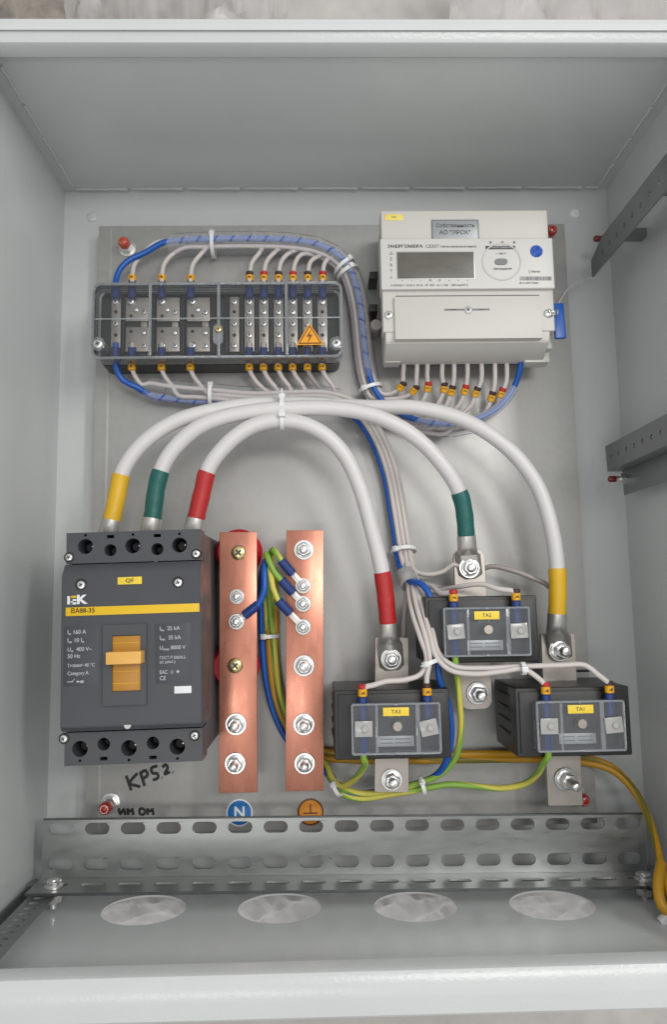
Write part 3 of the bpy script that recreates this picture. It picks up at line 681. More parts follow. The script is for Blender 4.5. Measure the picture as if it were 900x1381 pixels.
cc = P(676.3, 353.2, MF); sheet('button', slot(0, 0, px(18, MF), px(8.6, MF)), [], .0016, 'print_grey', face, Matrix.Translation((cc.x, cc.y, MF - .0006)))
text('lettering', 'ПРОСМОТР', 678.5, 362.8, zf, 2.2, 'print_grey', face, 0, 1.5, 'CENTER', .0001)
for x in (662, 678, 694): lathe('indicator', P(x, 327, MF), [(.0011, -.0005), (.0011, .0004)], 'print_grey', face, 12)
lathe('round_sticker', P(724, 339, MF), [(px(9, MF), -.0003), (px(9, MF), .0004)], 'blue_sticker', face, 28)
text('lettering', '▯ Ethernet', 713, 366.2, zf, 3, 'print_grey', face, 0, .85)
bm = bmesh.new(); x = 702.
while x < 745:
    wd_ = random.choice((.5, .8, 1.2)); add_box(bm, P(x + wd_ / 2, 375.5, zf), (px(wd_, zf), px(5.6, zf), .0003)); x += wd_ + random.choice((.5, .8, 1.0))
from_bm('barcode', bm, 'print_grey', face)
text('lettering', '● 011899175384', 701, 381.8, zf, 2.6, 'print_grey', face, 0, 1.06)
zl = .0866
pbox('groove', 600, 661, 416.2, 418.6, zl - .0005, zl + .0002, 'print_grey', low, 0, .00005)
pbox('gap_line', 534, 728, 398.2, 399.4, .0835, .0838, 'print_dark', mt, 0, .00005)
for x in (612, 650): text('lettering', '━━', x, 417.5, zl + .0003, 2.4, 'print_dark', low, 0, 1, 'CENTER')
screw('lid_screw', 632, 418, zl, 5.5, 'sticker_silver', low, True, .001)
for x, y in ((524.5, 425), (740, 422.5)): screw('sealing_screw', x, y, .0838, 6, 'steel', mt)
for y in (366, 410): pbox('side_clip', 499, 510, y, y + 9.5, PZ, .045, 'black', mt, 0, .0006)
lathe('side_knob', P(507, 440, .04), [(.005, -.02), (.005, .004)], 'grey_wire', mt, 18)
sl = pbox('wire_seal', 748.5, 763, 408.5, 455.5, .074, .0785, 'seal_blue', None, .03, .0008); tag(sl, 'flat blue plastic seal tag hanging at the side of the meter', 'seal')
o = tube('seal_wire', smooth_path(PL([(740, 422, .086), (748, 420, .087), (753, 417, .082), (752, 424, .08), (743, 426, .0865)])), .0005, 'steel', sl, 6)
tag(tube('clear_thread', smooth_path(PL([(748, 424, .082), (757, 404, .06), (772, 385, .03), (792, 376, .012), (806, 374, .006)])), .0006, 'tie', None, 6), 'thin clear thread looping from the meter towards the wall strip', 'thread')

# ------------------------------------------------------------------ current transformers
CZ = .100; CW, CHt = .0910, .0530
def transformer(cx, cy, zf, name_, label, bar, tops, ang=0.0):
    """cx, cy: photo pixel of the front's centre; bar: primary bar spec"""
    c = P(cx, cy, zf); t = thing('current_transformer', label, 'current transformer', Vector((c.x, c.y, PZ)), 'current transformers')
    zb = PZ + .0125
    box('body', Vector((c.x, c.y, (zb + zf) / 2)), (CW, CHt, zf - zb), 'black', t, ang, .0012, 3)
    box('front_step', Vector((c.x, c.y, zf + .0008)), (CW - .006, CHt - .006, .0018), 'black', t, ang, .0005)
    # slots on the flank
    for k in range(4): box('flank_rib', Vector((c.x - CW / 2 - .0006, c.y - .012 + k * .010, zb + .030)), (.0014, .0022, .034), 'black', t, ang, .0003)
    fx, fy = .0690, .0385
    w0 = Vector((c.x + .0018, c.y - .0015, zf + .0017))
    cv = sheet('cover', rrect(0, 0, fx, fy, .0015), [], .0010, 'clear_hazy', t, Matrix.Translation(w0 + Vector((0, 0, .0095))) @ Matrix.Rotation(ang, 4, 'Z'))
    sheet('cover_wall', rrect(0, 0, fx, fy, .0018), [rrect(0, 0, fx - .0026, fy - .0026, .001)], .0092, 'clear_edge', cv, Matrix.Translation(w0 + Vector((0, 0, .0002))) @ Matrix.Rotation(ang, 4, 'Z'))
    sheet('cover_edge', rrect(0, 0, fx, fy, .0018), [rrect(0, 0, fx - .0030, fy - .0030, .001)], .0012, 'clear_edge', cv, Matrix.Translation(w0 + Vector((0, 0, .0098))) @ Matrix.Rotation(ang, 4, 'Z'))
    for dx in (-.0150, .0168): box('cover_rib', w0 + Vector((dx, 0, .0098)), (.0022 if dx < 0 else .0034, fy - .002, .0024), 'clear_edge', cv, ang, .0005)
    for dy in (-1, 1): box('cover_tab', w0 + Vector((0, dy * (fy / 2 - .001), .0112)), (.003, .0016, .0012), 'clear_edge', cv, ang, .0004)
    lb = box('designation_label', w0 + Vector((0.000, .0128, .0110)), (.0200, .0064, .0004), 'label_yellow', cv, ang, .0001)
    pxy = w0 + Vector((0.000, .0128, .0113)); 
    cu_txt(name_, pxy, .0030, lb, ang)
    st = box('rating_sticker', w0 + Vector((.0002, -.0112, .0002)), (.0290, .0080, .0005), 'sticker_silver', t, ang, .0001)
    for k, (ww, dx) in enumerate(((.010, -.007), (.012, .006))):
        for j in range(2): box('printed_line', w0 + Vector((dx, -.0095 - j * .003, .0006)), (ww, .0007, .0002), 'print_grey', st, ang, 0)
    tx = w0 + Vector((0, .0078, .0003)); cu_txt('600/5 A', tx, .0022, t, ang, 'print_pale')
    lathe('cover_screw', w0 + Vector((.001, .0016, .0052)), [(.0040, 0), (.0040, .0052), (.0034, .006)], 'tin', cv, 20)
    for dx, nm in ((-.0252, 0), (.0250, 1)):
        p = w0 + Vector((dx, .0005, 0))
        lathe('terminal_post', p, [(.0048, .0002), (.0048, .003), (.0038, .0036), (.0038, .0062)], 'tin', t, 18)
        cl = box('clear_clip', p + Vector((0, 0, .0118)), (.0138, .0120, .0022), 'clear_clip', cv, ang + random.uniform(-.2, .2), .0008)
        lathe('clip_pin', p + Vector((.001, 0, .0130)), [(.0026, 0), (.0026, .0012), (.002, .0018)], 'clear_clip', cl, 14)
    # primary bar
    x0, x1, y0, y1, zt, round_end = bar
    a, b = P((x0[0] + x0[1]) / 2, y0, zt), P((x1[0] + x1[1]) / 2, y1, zt)
    wb = px((x0[1] - x0[0] + x1[1] - x1[0]) / 2, zt); Lb = (a - b).length; mid = (a + b) / 2; an = math.atan2((a - b).y, (a - b).x) - PI / 2
    o = sheet('primary_bar', rrect(0, 0, wb, Lb, .001 if not round_end else wb * .28), [], .005, 'tin', t, Matrix.Translation((mid.x, mid.y, zt - .005)) @ Matrix.Rotation(an, 4, 'Z'), .0003)
    for (bx, by, rp, sd, ln) in tops: bolt(bx, by, zt + .0002 + (.0035 if by < cy else 0), rp, t, sd, lean=ln)
    return t, w0
def cu_txt(s, loc, hm, parent, ang=0, m='print_dark'):
    cu = bpy.data.curves.new('lettering', 'FONT'); cu.body = s; cu.size = hm / .72; cu.extrude = .0001; cu.align_x = 'CENTER'; cu.align_y = 'CENTER'; cu.resolution_u = 3
    t = bpy.data.objects.new('lettering', cu); COL.objects.link(t); bpy.context.view_layer.update()
    me = bpy.data.meshes.new_from_object(t.evaluated_get(bpy.context.evaluated_depsgraph_get())); bpy.data.objects.remove(t); bpy.data.curves.remove(cu); me.materials.clear()
    me.transform(Matrix.Translation(loc) @ Matrix.Rotation(ang, 4, 'Z')); finish(bpy.data.objects.new('lettering', me), m, parent, 30)
BARZ = PZ + .040
CT2, W2 = transformer(650, 848.5, .094, 'TA2', 'current transformer standing higher than its two neighbours, under the green-sleeved cable', ((613, 652), (622, 665), 741, 956, BARZ, True), [(634, 766, 14, .006, None), (645, 935, 15, .012, (.02, -.05, 1))])
CT1, W1 = transformer(529.5, 976.5, CZ, 'TA3', 'current transformer under the red-sleeved cable, beside the earth bar', ((507, 551), (507, 550), 860, 1068, BARZ, False), [(528, 889, 14, .006, None), (529, 1052, 14, .011, None)])
CT3, W3 = transformer(774, 973, CZ, 'TA1', 'current transformer under the yellow-sleeved cable, beside the right wall', ((731, 775), (741, 786), 855, 1086, BARZ - .006, False), [(756, 877, 15, .010, (.06, -.03, 1)), (764, 1051, 15, .016, (.10, -.08, 1))])

# ------------------------------------------------------------------ power cables
def power_cable(color, ptsA, label, sa, sb, r=.0065):
    """ptsA: whole run (px, py, z); sa, sb: lengths (m) of the heat-shrink at either end"""
    path = smooth_path(PL(ptsA), .005); sd = random.random() * 50
    path = [p + Vector((pnoise(Vector((i * .11, sd, 0))), pnoise(Vector((i * .11, sd, 7))), 0)) * .0011 for i, p in enumerate(path)]
    t = thing('power_cable', label, 'cable', path[len(path) // 2], 'white power cables')
    tube('insulation', path, [r * (1 + .025 * pnoise(Vector((i * .23, sd, 3)))) for i in range(len(path))], 'white_cable', t, 20)
    def seg(L, rev):
        p = list(reversed(path)) if rev else path; out = [p[0]]; acc = 0
        for i in range(1, len(p)):
            d = (p[i] - p[i - 1]).length
            if acc + d >= L: out.append(p[i - 1].lerp(p[i], (L - acc) / d)); break
            acc += d; out.append(p[i])
        return out
    for L, rev in ((sa, False), (sb, True)):
        s = seg(L, rev); n = len(s)
        rr = [r * 1.13 + .0002 * math.sin(i * 2.1) for i in range(n)]; rr[0] = r * 1.02
        tube('heat_shrink', s, rr, 'tube_' + color, t, 20)
    return t, path
def lug(parent, p_cable, d, p_bolt, r=.0078, flat_w=.019):
    """barrel from the cable end and flattened palm to the bolt"""
    d = Vector(d).normalized(); e = p_cable + d * .0145
    bm = bmesh.new(); n = 20
    up = Vector((0, 0, 1)); up = (up - d * up.dot(d)).normalized(); s = d.cross(up)
    secs = []
    pb_ = p_bolt - d * 0
    stations = [(p_cable - d * .003, r, r), (p_cable + d * .006, r * 1.02, r * 1.0), (p_cable + d * .012, r * 1.12, r * .62), (None, flat_w / 2, .0017), ('end', flat_w / 2, .0017), ('tip', flat_w * .3, .0016)]
    L = max((p_bolt - p_cable).length, .012)
    for st, a, b in stations:
        if st is None: q = p_cable.lerp(p_bolt, .55)
        elif st == 'end': q = p_bolt + (p_bolt - p_cable).normalized() * .006
        elif st == 'tip': q = p_bolt + (p_bolt - p_cable).normalized() * .0098
        else: q = st
        secs.append([bm.verts.new(q + s * (math.cos(2 * PI * i / n) * a) + up * (math.sin(2 * PI * i / n) * b)) for i in range(n)])
    for A, B in zip(secs, secs[1:]):
        for i in range(n): bm.faces.new((A[i], A[(i + 1) % n], B[(i + 1) % n], B[i]))
    bm.faces.new(list(reversed(secs[0]))); bm.faces.new(secs[-1]); bmesh.ops.recalc_face_normals(bm, faces=bm.faces)
    return from_bm('cable_lug', bm, 'lug', parent, 50)
ZT = .078
# yellow: outermost arc, over to the right transformer
yc, yp = power_cable('yellow', [(149, 706, .086), (158, 670, .086), (165, 639, .086), (180.5, 612, .086), (205.5, 587, .085), (244, 565, .083), (300, 550.5, .079), (345, 545.5, .075), (385, 545, .072), (445, 547, .068), (508, 550, .066), (558, 550, .068), (604.5, 559, .070), (648, 579, .072), (691, 610, .073), (722.7, 651, .074), (741, 697, .074), (750.5, 744, .073), (753, 790, .071), (752.5, 832, .068)], 'white power cable with yellow sleeves, outermost arch from breaker to right transformer', .041, .041)
gc, gp = power_cable('green', [(204, 704, .086), (206, 690, .086), (210, 660, .087), (217, 635, .088), (228, 614, .088), (250, 590, .088), (272, 574, .088), (300, 563, .087), (340, 555, .086), (380, 551.5, .086), (430, 550, .085), (480, 554, .085), (511, 562, .085), (551.6, 583, .083), (586, 613, .080), (610.7, 645, .077), (622, 670, .074), (627, 695, .072), (630, 728, .069)], 'white power cable with green sleeves, middle arch ending at upper transformer', .043, .041)
rc, rp = power_cable('red', [(263, 704, .086), (266, 690, .086), (274, 660, .087), (282, 632, .089), (300, 607, .090), (320, 588, .090), (345, 573, .089), (380, 567, .088), (412, 572, .087), (440, 588, .085), (465, 616, .082), (484, 656, .079), (500, 707, .076), (513, 757, .073), (518, 790, .071), (524, 846, .068)], 'white power cable with red sleeves, innermost arch ending at left transformer', .043, .046)
for p, t in ((yp, yc), (gp, gc), (rp, rc)):
    d = (p[0] - p[1]).normalized(); lug(t, p[0], d, p[0] + Vector((0, -.022, -.004)), .0080, .018)
lug(yc, yp[-1], yp[-1] - yp[-2], P(756, 877, BARZ - .006 + .0018), .0080, .021)
lug(gc, gp[-1], gp[-1] - gp[-2], P(634, 766, BARZ + .0018), .0080, .021)
lug(rc, rp[-1], rp[-1] - rp[-2], P(528, 889, BARZ + .0018), .0080, .021)

# ------------------------------------------------------------------ control wires
WR = .00215; MILKY = []
ORD = ['first', 'second', 'third', 'fourth', 'fifth', 'sixth', 'seventh', 'eighth', 'ninth']
# places of the wires in the cross-section of a bundle: (sideways, up); the blue one rides on the outside
PACK = [(0, 0), (-.0044, .0066), (.0044, .0064), (0, .0064), (-.0062, .0022), (-.0020, .0021), (.0022, .0022), (.0062, .0021), (-.0040, -.0022), (.0002, -.0023)]
def bundle_path(pts, k=.004): return smooth_path(PL(pts), k)
def offset_path(path, u, v):
    out = []
    for i, p in enumerate(path):
        t = (path[min(i + 1, len(path) - 1)] - path[max(i - 1, 0)]); t.z = 0; t.normalize(); s = Vector((-t.y, t.x, 0))
        out.append(p + s * u + Vector((0, 0, v)))
    return out
def cut(path, x0=None, n0=0, n1=None): return path[n0:n1]
def nearest(path, q): return min(range(len(path)), key=lambda i: (path[i] - q).length)
def marker(parent, p, d, top, r=.0036):
    """yellow lettered ring with a red or dark cap beside it; p: ring middle, d: direction to the cap"""
    d = Vector(d).normalized()
    o = sleeve('marker_ring', p - d * .0028, p + d * .0028, r, 'ring', parent, 14, None, .1)
    sleeve('marker_cap', p + d * .0030, p + d * .0064, r * .95, 'ring_red' if top == 'r' else 'ring_dark', parent, 14, None, .2)
    bm = bmesh.new(); add_box(bm, p + Vector((0, 0, r * .96)), (.0026, .0008, .0008), random.random()); add_box(bm, p + Vector((.0006, 0, r * .97)), (.0007, .0024, .0008), random.random()); from_bm('marker_letter', bm, 'ring_dark', o)
    return o
def wire(name, label, pts, m, group, r=WR, stripe=None, twist=0, n=10, step=.004, cat='wire'):
    path = smooth_path(pts, step); t = thing(name, label, cat, path[0], group)
    tube('insulation', path, r, m, t, n, stripe, twist); return t, path

B1 = bundle_path([(190, 345, .031), (218, 337, .030), (250, 332.5, .030), (290, 331, .030), (340, 330.5, .030), (390, 332, .030), (428, 338, .030), (453, 350, .030), (470, 369, .030), (480, 398, .030), (485.5, 430, .030), (488.5, 462, .030), (492, 492, .030), (498, 518, .029), (509, 540, .029), (530, 559, .029), (562, 572, .029), (600, 577, .029), (640, 570, .029), (668, 556, .031), (688, 534, .034)])
meter_x = [545, 563, 577, 597, 613, 631, 650, 668, 684]
mk_y = [(541, 521), (558.5, 526), (577, 524), (599, 525), (609, 529), (627, 528), (642, 531), (663, 537), (676, 532)]
term_x = [178, 218, 257, 336.5, 355.7, 375.6, 395, 415, 435]
slots_ = [1, 2, 3, 4, 5, 6, 7, 8, 9]
def sl_z(y): return .038
for i, x in enumerate(term_x):
    pk = PACK[slots_[i]]; bp = offset_path(B1, -pk[0], pk[1])
    jx = x + 30 if x < 300 else min(x + 32, 468); jy = 331 if jx < 400 else (334 + max(0, jx - 400) * .34)
    i0 = nearest(bp, P(jx, jy, .03)); mx = meter_x[i]; ex = max(mx - 34, 507)
    ey = {0: 536, 1: 541}.get(i, None)
    i1 = nearest(bp, P(ex, ey or 574, .03))
    ty = 358 if x < 300 else 356
    pts = PL([(x, 402, .050), (x, 391, .050), (x, 379, .047), (x + .5, 370, .044), (x + 3.5, ty - 2, .040), (x + 12, ty - 13 if x < 400 else ty - 9, .037)]) + bp[i0:i1:3]
    mxk, myk = mk_y[i]
    if i < 2: pts += PL([(mxk - 18, myk + 11, .034), (mxk - 4, myk + 5, .038), (mxk + 2, myk - 3, .041), (mx - 1, myk - 18, .046), (mx, 490, .052), (mx, 478, .056)])
    else: pts += PL([(mxk - 16, myk + 34 - i * 1.4, .034), (mxk - 6, myk + 16, .037), (mxk, myk, .041), (mx - .5, myk - 18, .046), (mx, 490, .052), (mx, 478, .056)])
    t, path = wire('control_wire', f'{ORD[i]} white wire after the blue one, from terminal box top to meter', pts, 'wire', 'white wires between terminal box and meter')
    pm = P(x + .3, 375.5, .045); marker(t, pm, (0, -1, 0) if x < 300 else (0, 1, 0), 'd' if (i < 3 or i % 2 == 1) else 'r')
    sleeve('wire_sleeve', P(x, 403, .0515), P(x, 382, .0495), .0036, 'sleeve', t)
    k = nearest(path, P(mxk, myk, .041)); k = min(max(k, 1), len(path) - 2)
    marker(t, path[k], path[k + 1] - path[k - 1], 'r' if i in (2, 5, 8) else 'd', .0034)
# blue neutral wire of the meter
bp = offset_path(B1, .0010, .0108)
i0, i1 = nearest(bp, P(222, 335, .036)), nearest(bp, P(684, 540, .038))
pts = PL([(156, 402, .050), (156, 391, .050), (156, 379, .048), (161, 364, .046), (174, 351, .044), (195, 341, .041)]) + bp[i0:i1:3] + PL([(694, 522, .042), (700, 505, .048), (703, 491, .053), (704, 480, .056)])
t, path = wire('neutral_wire', 'blue neutral wire from terminal box top, ending at the meter', pts, 'blue', None, .0027)
sleeve('wire_sleeve', P(156, 403, .0515), P(156, 384, .0495), .0040, 'sleeve', t); 
k0, k1 = nearest(path, P(640, 571, .04)), nearest(path, P(698, 510, .046)); tube('clear_sleeve', path[k0:k1], .0042, 'milky', t, 12)
MILKY.append((t, path[nearest(path, P(222, 335, .04)):nearest(path, P(497, 518, .04))])); MILKY.append((t, path[nearest(path, P(556, 571, .04)):nearest(path, P(640, 571, .04))]))

def ribbon(name, path, r, pitch, gap, m, parent, sq=.98):
    """milky plastic band wound round a path"""
    T, N = frames(path); acc = [0]
    for i in range(1, len(path)): acc.append(acc[-1] + (path[i] - path[i - 1]).length)
    tot = acc[-1]; bm = bmesh.new(); seg = 16; wdt = pitch * (1 - gap); prev = None
    def at(s):
        s = min(max(s, 0), tot * .9999); i = min(max(bisect.bisect_right(acc, s) - 1, 0), len(path) - 2)
        f = (s - acc[i]) / max(acc[i + 1] - acc[i], 1e-9); return path[i].lerp(path[i + 1], f), T[i].lerp(T[i + 1], f).normalized()
    for k in range(int(tot / pitch) * seg + 1):
        s = k / seg * pitch; a = 2 * PI * k / seg; row = []
        for ds in (0, wdt):
            p, t = at(s + ds); side = t.cross(Vector((0, 0, 1))).normalized(); up_ = side.cross(t)
            row.append(bm.verts.new(p + side * (math.cos(a) * r) + up_ * (math.sin(a) * r * sq)))
        if prev: bm.faces.new((prev[0], prev[1], row[1], row[0]))
        prev = row
    return from_bm(name, bm, m, parent, 80)
def spiral_wrap(label, path, r): return tag(ribbon('spiral_wrap', path, r, .0190, .05, 'wrap', None), label, 'cable wrap')
for t_, p_ in MILKY: ribbon('milky_wrap', p_, .0035, .0155, .15, 'milky', t_)
iA, iB = nearest(B1, P(224, 336, .03)), nearest(B1, P(497, 516, .03))
up2 = lambda p, dz: [q + Vector((0, 0, dz)) for q in p]
spiral_wrap('milky spiral wrap round the wire bundle between terminal box and meter', up2(B1[iA:iB], .0042), .0104)
iA, iB = nearest(B1, P(556, 571, .03)), nearest(B1, P(640, 570, .03))
spiral_wrap('milky spiral wrap round the bundle below the meter', up2(B1[iA:iB], .0042), .0100)

# lower bundle, terminal box bottom down to the transformers
B2 = bundle_path([(182, 521, .030), (215, 527, .030), (250, 531, .030), (290, 534, .030), (340, 538.5, .030), (395, 537, .030), (438, 537, .030), (470, 546, .030), (494, 566, .030), (514, 600, .030), (528, 640, .030), (537, 690, .031), (544, 735, .034), (549, 765, .040), (553, 783, .050)])
W2L, W2R = W2 + Vector((-.0252, 0, 0)), W2 + Vector((.0250, 0, 0))
ct_ends = []
for W in (W2, W1, W3):
    for dx in (-.0252, .0250): ct_ends.append(W + Vector((dx, .0005, .0065)))
def enter(e, W):                                       # last stretch: over the cover's top edge down to the terminal post
    top_ = W.y + .0235
    return [Vector((e.x, top_ + .0070, e.z + .001)), Vector((e.x, top_ + .001, e.z)), Vector((e.x, e.y + .010, e.z - .001)), Vector((e.x, e.y + .003, e.z - .002))]
tails = [
    PL([(566, 786, .062), (583, 791, .078), (596, 800, .094)]) + enter(ct_ends[0], W2),
    PL([(562, 797, .052), (590, 797, .062), (620, 791, .082), (652, 788, .094), (671, 794, .100)]) + enter(ct_ends[1], W2),
    PL([(552, 800, .072), (557, 828, .086), (568, 862, .096), (576, 888, .100), (568, 909, .103), (545, 917, .106), (520, 919, .108), (504, 924, .109)]) + enter(ct_ends[2], W1),
    PL([(558, 797, .076), (565, 828, .090), (575, 862, .098), (580, 890, .102), (576, 914, .106)]) + enter(ct_ends[3], W1),
    PL([(562, 795, .074), (572, 825, .089), (581, 858, .098), (588, 884, .102), (606, 903, .104), (640, 909, .106), (680, 905, .107), (706, 902, .108), (722, 911, .109)]) + enter(ct_ends[4], W3),
    PL([(566, 793, .070), (578, 825, .086), (585, 856, .096), (592, 880, .100), (612, 898, .102), (650, 901, .104), (700, 899, .105), (760, 897, .107), (790, 897, .109), (806, 909, .110)]) + enter(ct_ends[5], W3),
    PL([(553, 762, .046), (563, 772, .050), (580, 775, .053), (600, 770, .056), (613, 761, .0605)]) + PL([(624, 764, .0625)]),
    PL([(556, 775, .040), (580, 788, .044), (610, 792, .040), (640, 775, .045), (662, 764, .052), (690, 769, .056), (720, 780, .056), (742, 792, .056), (752, 830, .054), (754, 866, .058)]),
    PL([(548, 800, .046), (545, 840, .046), (544, 866, .052), (538, 886, .063)]),
]
ends_txt = ['left terminal of upper transformer', 'right terminal of upper transformer', 'left post of transformer by earth bar', 'right post of transformer by earth bar', 'left post of transformer by the wall', 'right post of transformer by the wall', 'bolt under the green-sleeved cable', 'bolt under the yellow-sleeved cable', 'bolt under the red-sleeved cable']
cap_k = ['r', 'd', 'r', 'd', 'r', 'd']
for i, x in enumerate(term_x):
    pk = PACK[slots_[i]]; bp = offset_path(B2, -pk[0] * .9, pk[1] * .9)
    jx = x + 26; i0 = nearest(bp, P(jx, 530, .03)); i1 = nearest(bp, P(552, 778 if i < 6 else 750, .045))
    pts = PL([(x, 463, .050), (x, 476, .050), (x - .5, 487, .046), (x, 498, .042), (x + 5, 509, .039), (x + 13, 519, .036)]) + bp[i0:i1:3] + tails[i]
    t, path = wire('control_wire', 'white wire from terminal box bottom to the ' + ends_txt[i], pts, 'wire' if i != 7 else 'grey_wire', 'white wires between terminal box and transformers')
    marker(t, P(x - .3, 495.5, .043), (0, 1, 0), 'd' if (i < 3 or i % 2 == 1) else 'r')
    sleeve('wire_sleeve', P(x, 468, .0515), P(x - .4, 489, .046), .0036, 'sleeve', t)
    if i < 6:
        W = (W2, W2, W1, W1, W3, W3)[i]; e = ct_ends[i]; y = W.y + .0235
        marker(t, Vector((e.x, y + .0035, e.z + .0004)), (0, 1, 0), cap_k[i]); sleeve('wire_sleeve', Vector((e.x, y + .0004, e.z)), Vector((e.x, e.y + .0055, e.z - .001)), .0036, 'sleeve', t)
bp = offset_path(B2, -.0066, .0015)
i1 = nearest(bp, P(552, 778, .05)); i0 = nearest(bp, P(205, 525, .036))
pts = PL([(156, 463, .050), (156, 476, .050), (155.5, 488, .047), (158, 501, .044), (166, 513, .041), (182, 521, .039)]) + bp[i0:i1:3] + PL([(556, 785, .070), (566, 786, .080), (577, 797, .086), (586, 830, .088), (590, 866, .088), (593, 915, .088), (604, 946, .084), (609, 985, .078), (603, 1025, .068), (588, 1046, .056), (565, 1056, .050), (520, 1066, .046), (480, 1070, .044), (458, 1062, .040), (446, 1045, .032), (420, 1030, .027), (392, 1004, .026), (372, 968, .027), (360, 925, .028), (354, 870, .030), (352, 810, .034), (354, 772, .046), (358, 757, .060), (356.5, 772, .066), (356.5, 795, .068), (349, 814, .067), (340, 822, .066)])
t, path = wire('neutral_wire', 'long blue neutral wire from terminal box bottom to the neutral bar', pts, 'blue', None, .0028, n=12)
sleeve('wire_sleeve', P(156, 468, .0515), P(155.5, 489, .047), .0040, 'sleeve', t)
def small_lug(parent, p, q, z):
    """crimped ring terminal: sleeve from p towards the bolt q"""
    d = (q - p).normalized(); sleeve('wire_sleeve', p - d * .002, p + d * .0135, .0040, 'sleeve', parent)
    a = p + d * .013; bm = bmesh.new(); up_ = Vector((0, 0, 1)); s = d.cross(up_).normalized()
    L = (q - a).length
    for u0, u1, w0_, w1_ in ((0, L * .5, .0022, .0034),):
        add_box(bm, a + d * (L * .35), (L * .9, .0052, .0016), math.atan2(d.y, d.x), .0004)
    add_lathe(bm, [(.0064, 0), (.0066, .0004), (.0066, .0014), (.0062, .0018)], 22, Matrix.Translation(Vector((q.x, q.y, z + .0001))))
    from_bm('ring_terminal', bm, 'lug', parent)
for a_, b_ in (((196, 524, .04), (300, 535, .04)),): ribbon('milky_wrap', path[nearest(path, P(*a_)):nearest(path, P(*b_))], .0035, .0155, .15, 'milky', t)
small_lug(t, P(346, 817, .0655), P(319, 838.4, NZ + .002), NZ)
iA, iB = nearest(B2, P(196, 524, .03)), nearest(B2, P(462, 543, .03))
spiral_wrap('milky spiral wrap round the bundle below the terminal box', up2(B2[iA:iB], .0036), .0102)
tag(lathe('bundle_grommet', P(552, 786, .066), [(.0078, -.012), (.0088, -.008), (.0088, .001), (.0066, .0016), (.0066, -.006)], 'clear_clip', None, 24, aim((.25, -.7, .6))), 'clear sleeve where the bundle fans out to the transformers', 'sleeve')

# green-yellow earth wires
YG = ['yg_green', 'yg_yellow']
def earth(label, pts, lugpt=None, r=.0026, m=YG, z=EZ, stripe=5, twist=55):
    t, path = wire('earth_wire', label, PL(pts) if not isinstance(pts[0], Vector) else pts, m, 'green-yellow earth wires', r, stripe, twist, 12)
    if lugpt is not None: small_lug(t, path[-1], P(*lugpt, z + .002), z)
    return t, path
def down(W): e = W + Vector((-.0252, 0, .0065)); return [Vector((e.x, e.y - .005, e.z - .002)), Vector((e.x, e.y - .012, e.z - .001)), Vector((e.x, W.y - .0230, e.z - .001))]
common = [(458, 1064, .040), (447, 1050, .034), (440, 1036, .028), (424, 1022, .026)]
e1 = down(W2) + PL([(616, 905, .094), (620, 942, .088), (622, 985, .080), (614, 1023, .068), (593, 1045, .058), (558, 1058, .052), (523, 1067, .049), (488, 1070, .047), (467, 1065, .044)]) + PL(common) + PL([(398, 994, .025), (378, 950, .025), (369, 900, .026), (367, 840, .028), (368, 790, .034), (366, 752, .052), (368, 741, .063), (374, 748, .067), (381, 758, .067)])
t, _ = earth('earth wire from upper transformer to the topmost ring terminal on earth bar', e1, (409, 790))
sleeve('wire_sleeve', W2 + Vector((-.0252, -.0045, .0062)), W2 + Vector((-.0252, -.019, .0062)), .0036, 'sleeve', t)
e2 = down(W1) + PL([(493, 1030, .098), (486, 1042, .084), (474, 1054, .062), (460, 1060, .048), (446, 1046, .038), (440, 1030, .031), (420, 1016, .030), (395, 982, .029), (378, 935, .029), (371, 880, .030), (364, 820, .034), (360, 770, .050), (359, 747, .064), (363, 757, .068), (370, 771, .068), (381, 784, .067)])
t, _ = earth('earth wire from transformer beside earth bar to the middle ring terminal', e2, (409, 814.4))
sleeve('wire_sleeve', W1 + Vector((-.0252, -.0045, .0062)), W1 + Vector((-.0252, -.019, .0062)), .0036, 'sleeve', t)
e3 = down(W3) + PL([(734, 1028, .098), (726, 1043, .082), (708, 1057, .066), (677, 1063, .058), (640, 1060, .054), (605, 1058, .052), (570, 1064, .050), (523, 1072, .047), (485, 1077, .045), (463, 1071, .042), (449, 1055, .034), (440, 1042, .025), (422, 1030, .0235), (396, 1002, .0235), (374, 955, .0235), (364, 900, .024), (360, 840, .028), (358, 790, .040), (361, 758, .058), (365, 775, .066), (369, 795, .067), (377, 812, .067)])
t, _ = earth('earth wire from transformer beside the wall to the lowest ring terminal', e3, (409, 845.6))
sleeve('wire_sleeve', W3 + Vector((-.0252, -.0045, .0062)), W3 + Vector((-.0252, -.019, .0062)), .0036, 'sleeve', t)
# thick amber earth cables: up between the bars, along the plate behind the transformers and out on the right
AM = ['amber', 'amber_green']
for i, (dy, dz, lb) in enumerate(((0, 0, 'amber earth cable along the plate behind the transformers, upper of the pair'), (7.5, .002, 'amber earth cable along the plate behind the transformers, lower of the pair'))):
    pts = PL([(361 + i * 8, 765, .030), (362 + i * 9, 830, .027), (365 + i * 9, 900, .026), (374 + i * 9, 950, .026), (395 + i * 8, 990, .026), (425, 1010 + dy, .026), (470, 1017 + dy, .026), (540, 1018 + dy, .026), (620, 1017 + dy, .026), (700, 1016 + dy, .026), (760, 1018 + dy, .026 + dz), (800, 1024 + dy * .8, .028 + dz), (828, 1036 + dy * .5, .032 + dz), (852, 1060 + dy * .2, .040 + dz), (871, 1092, .052 + dz), (884, 1130, .068 + dz), (892, 1165, .085 + dz), (899, 1190, .098 + dz), (908, 1215, .11 + dz)])
    wire('earth_cable', lb, pts, AM, 'amber earth cables', .0032, 3, 25 + i * 9, 12)
c = P(897, 1205, .105)
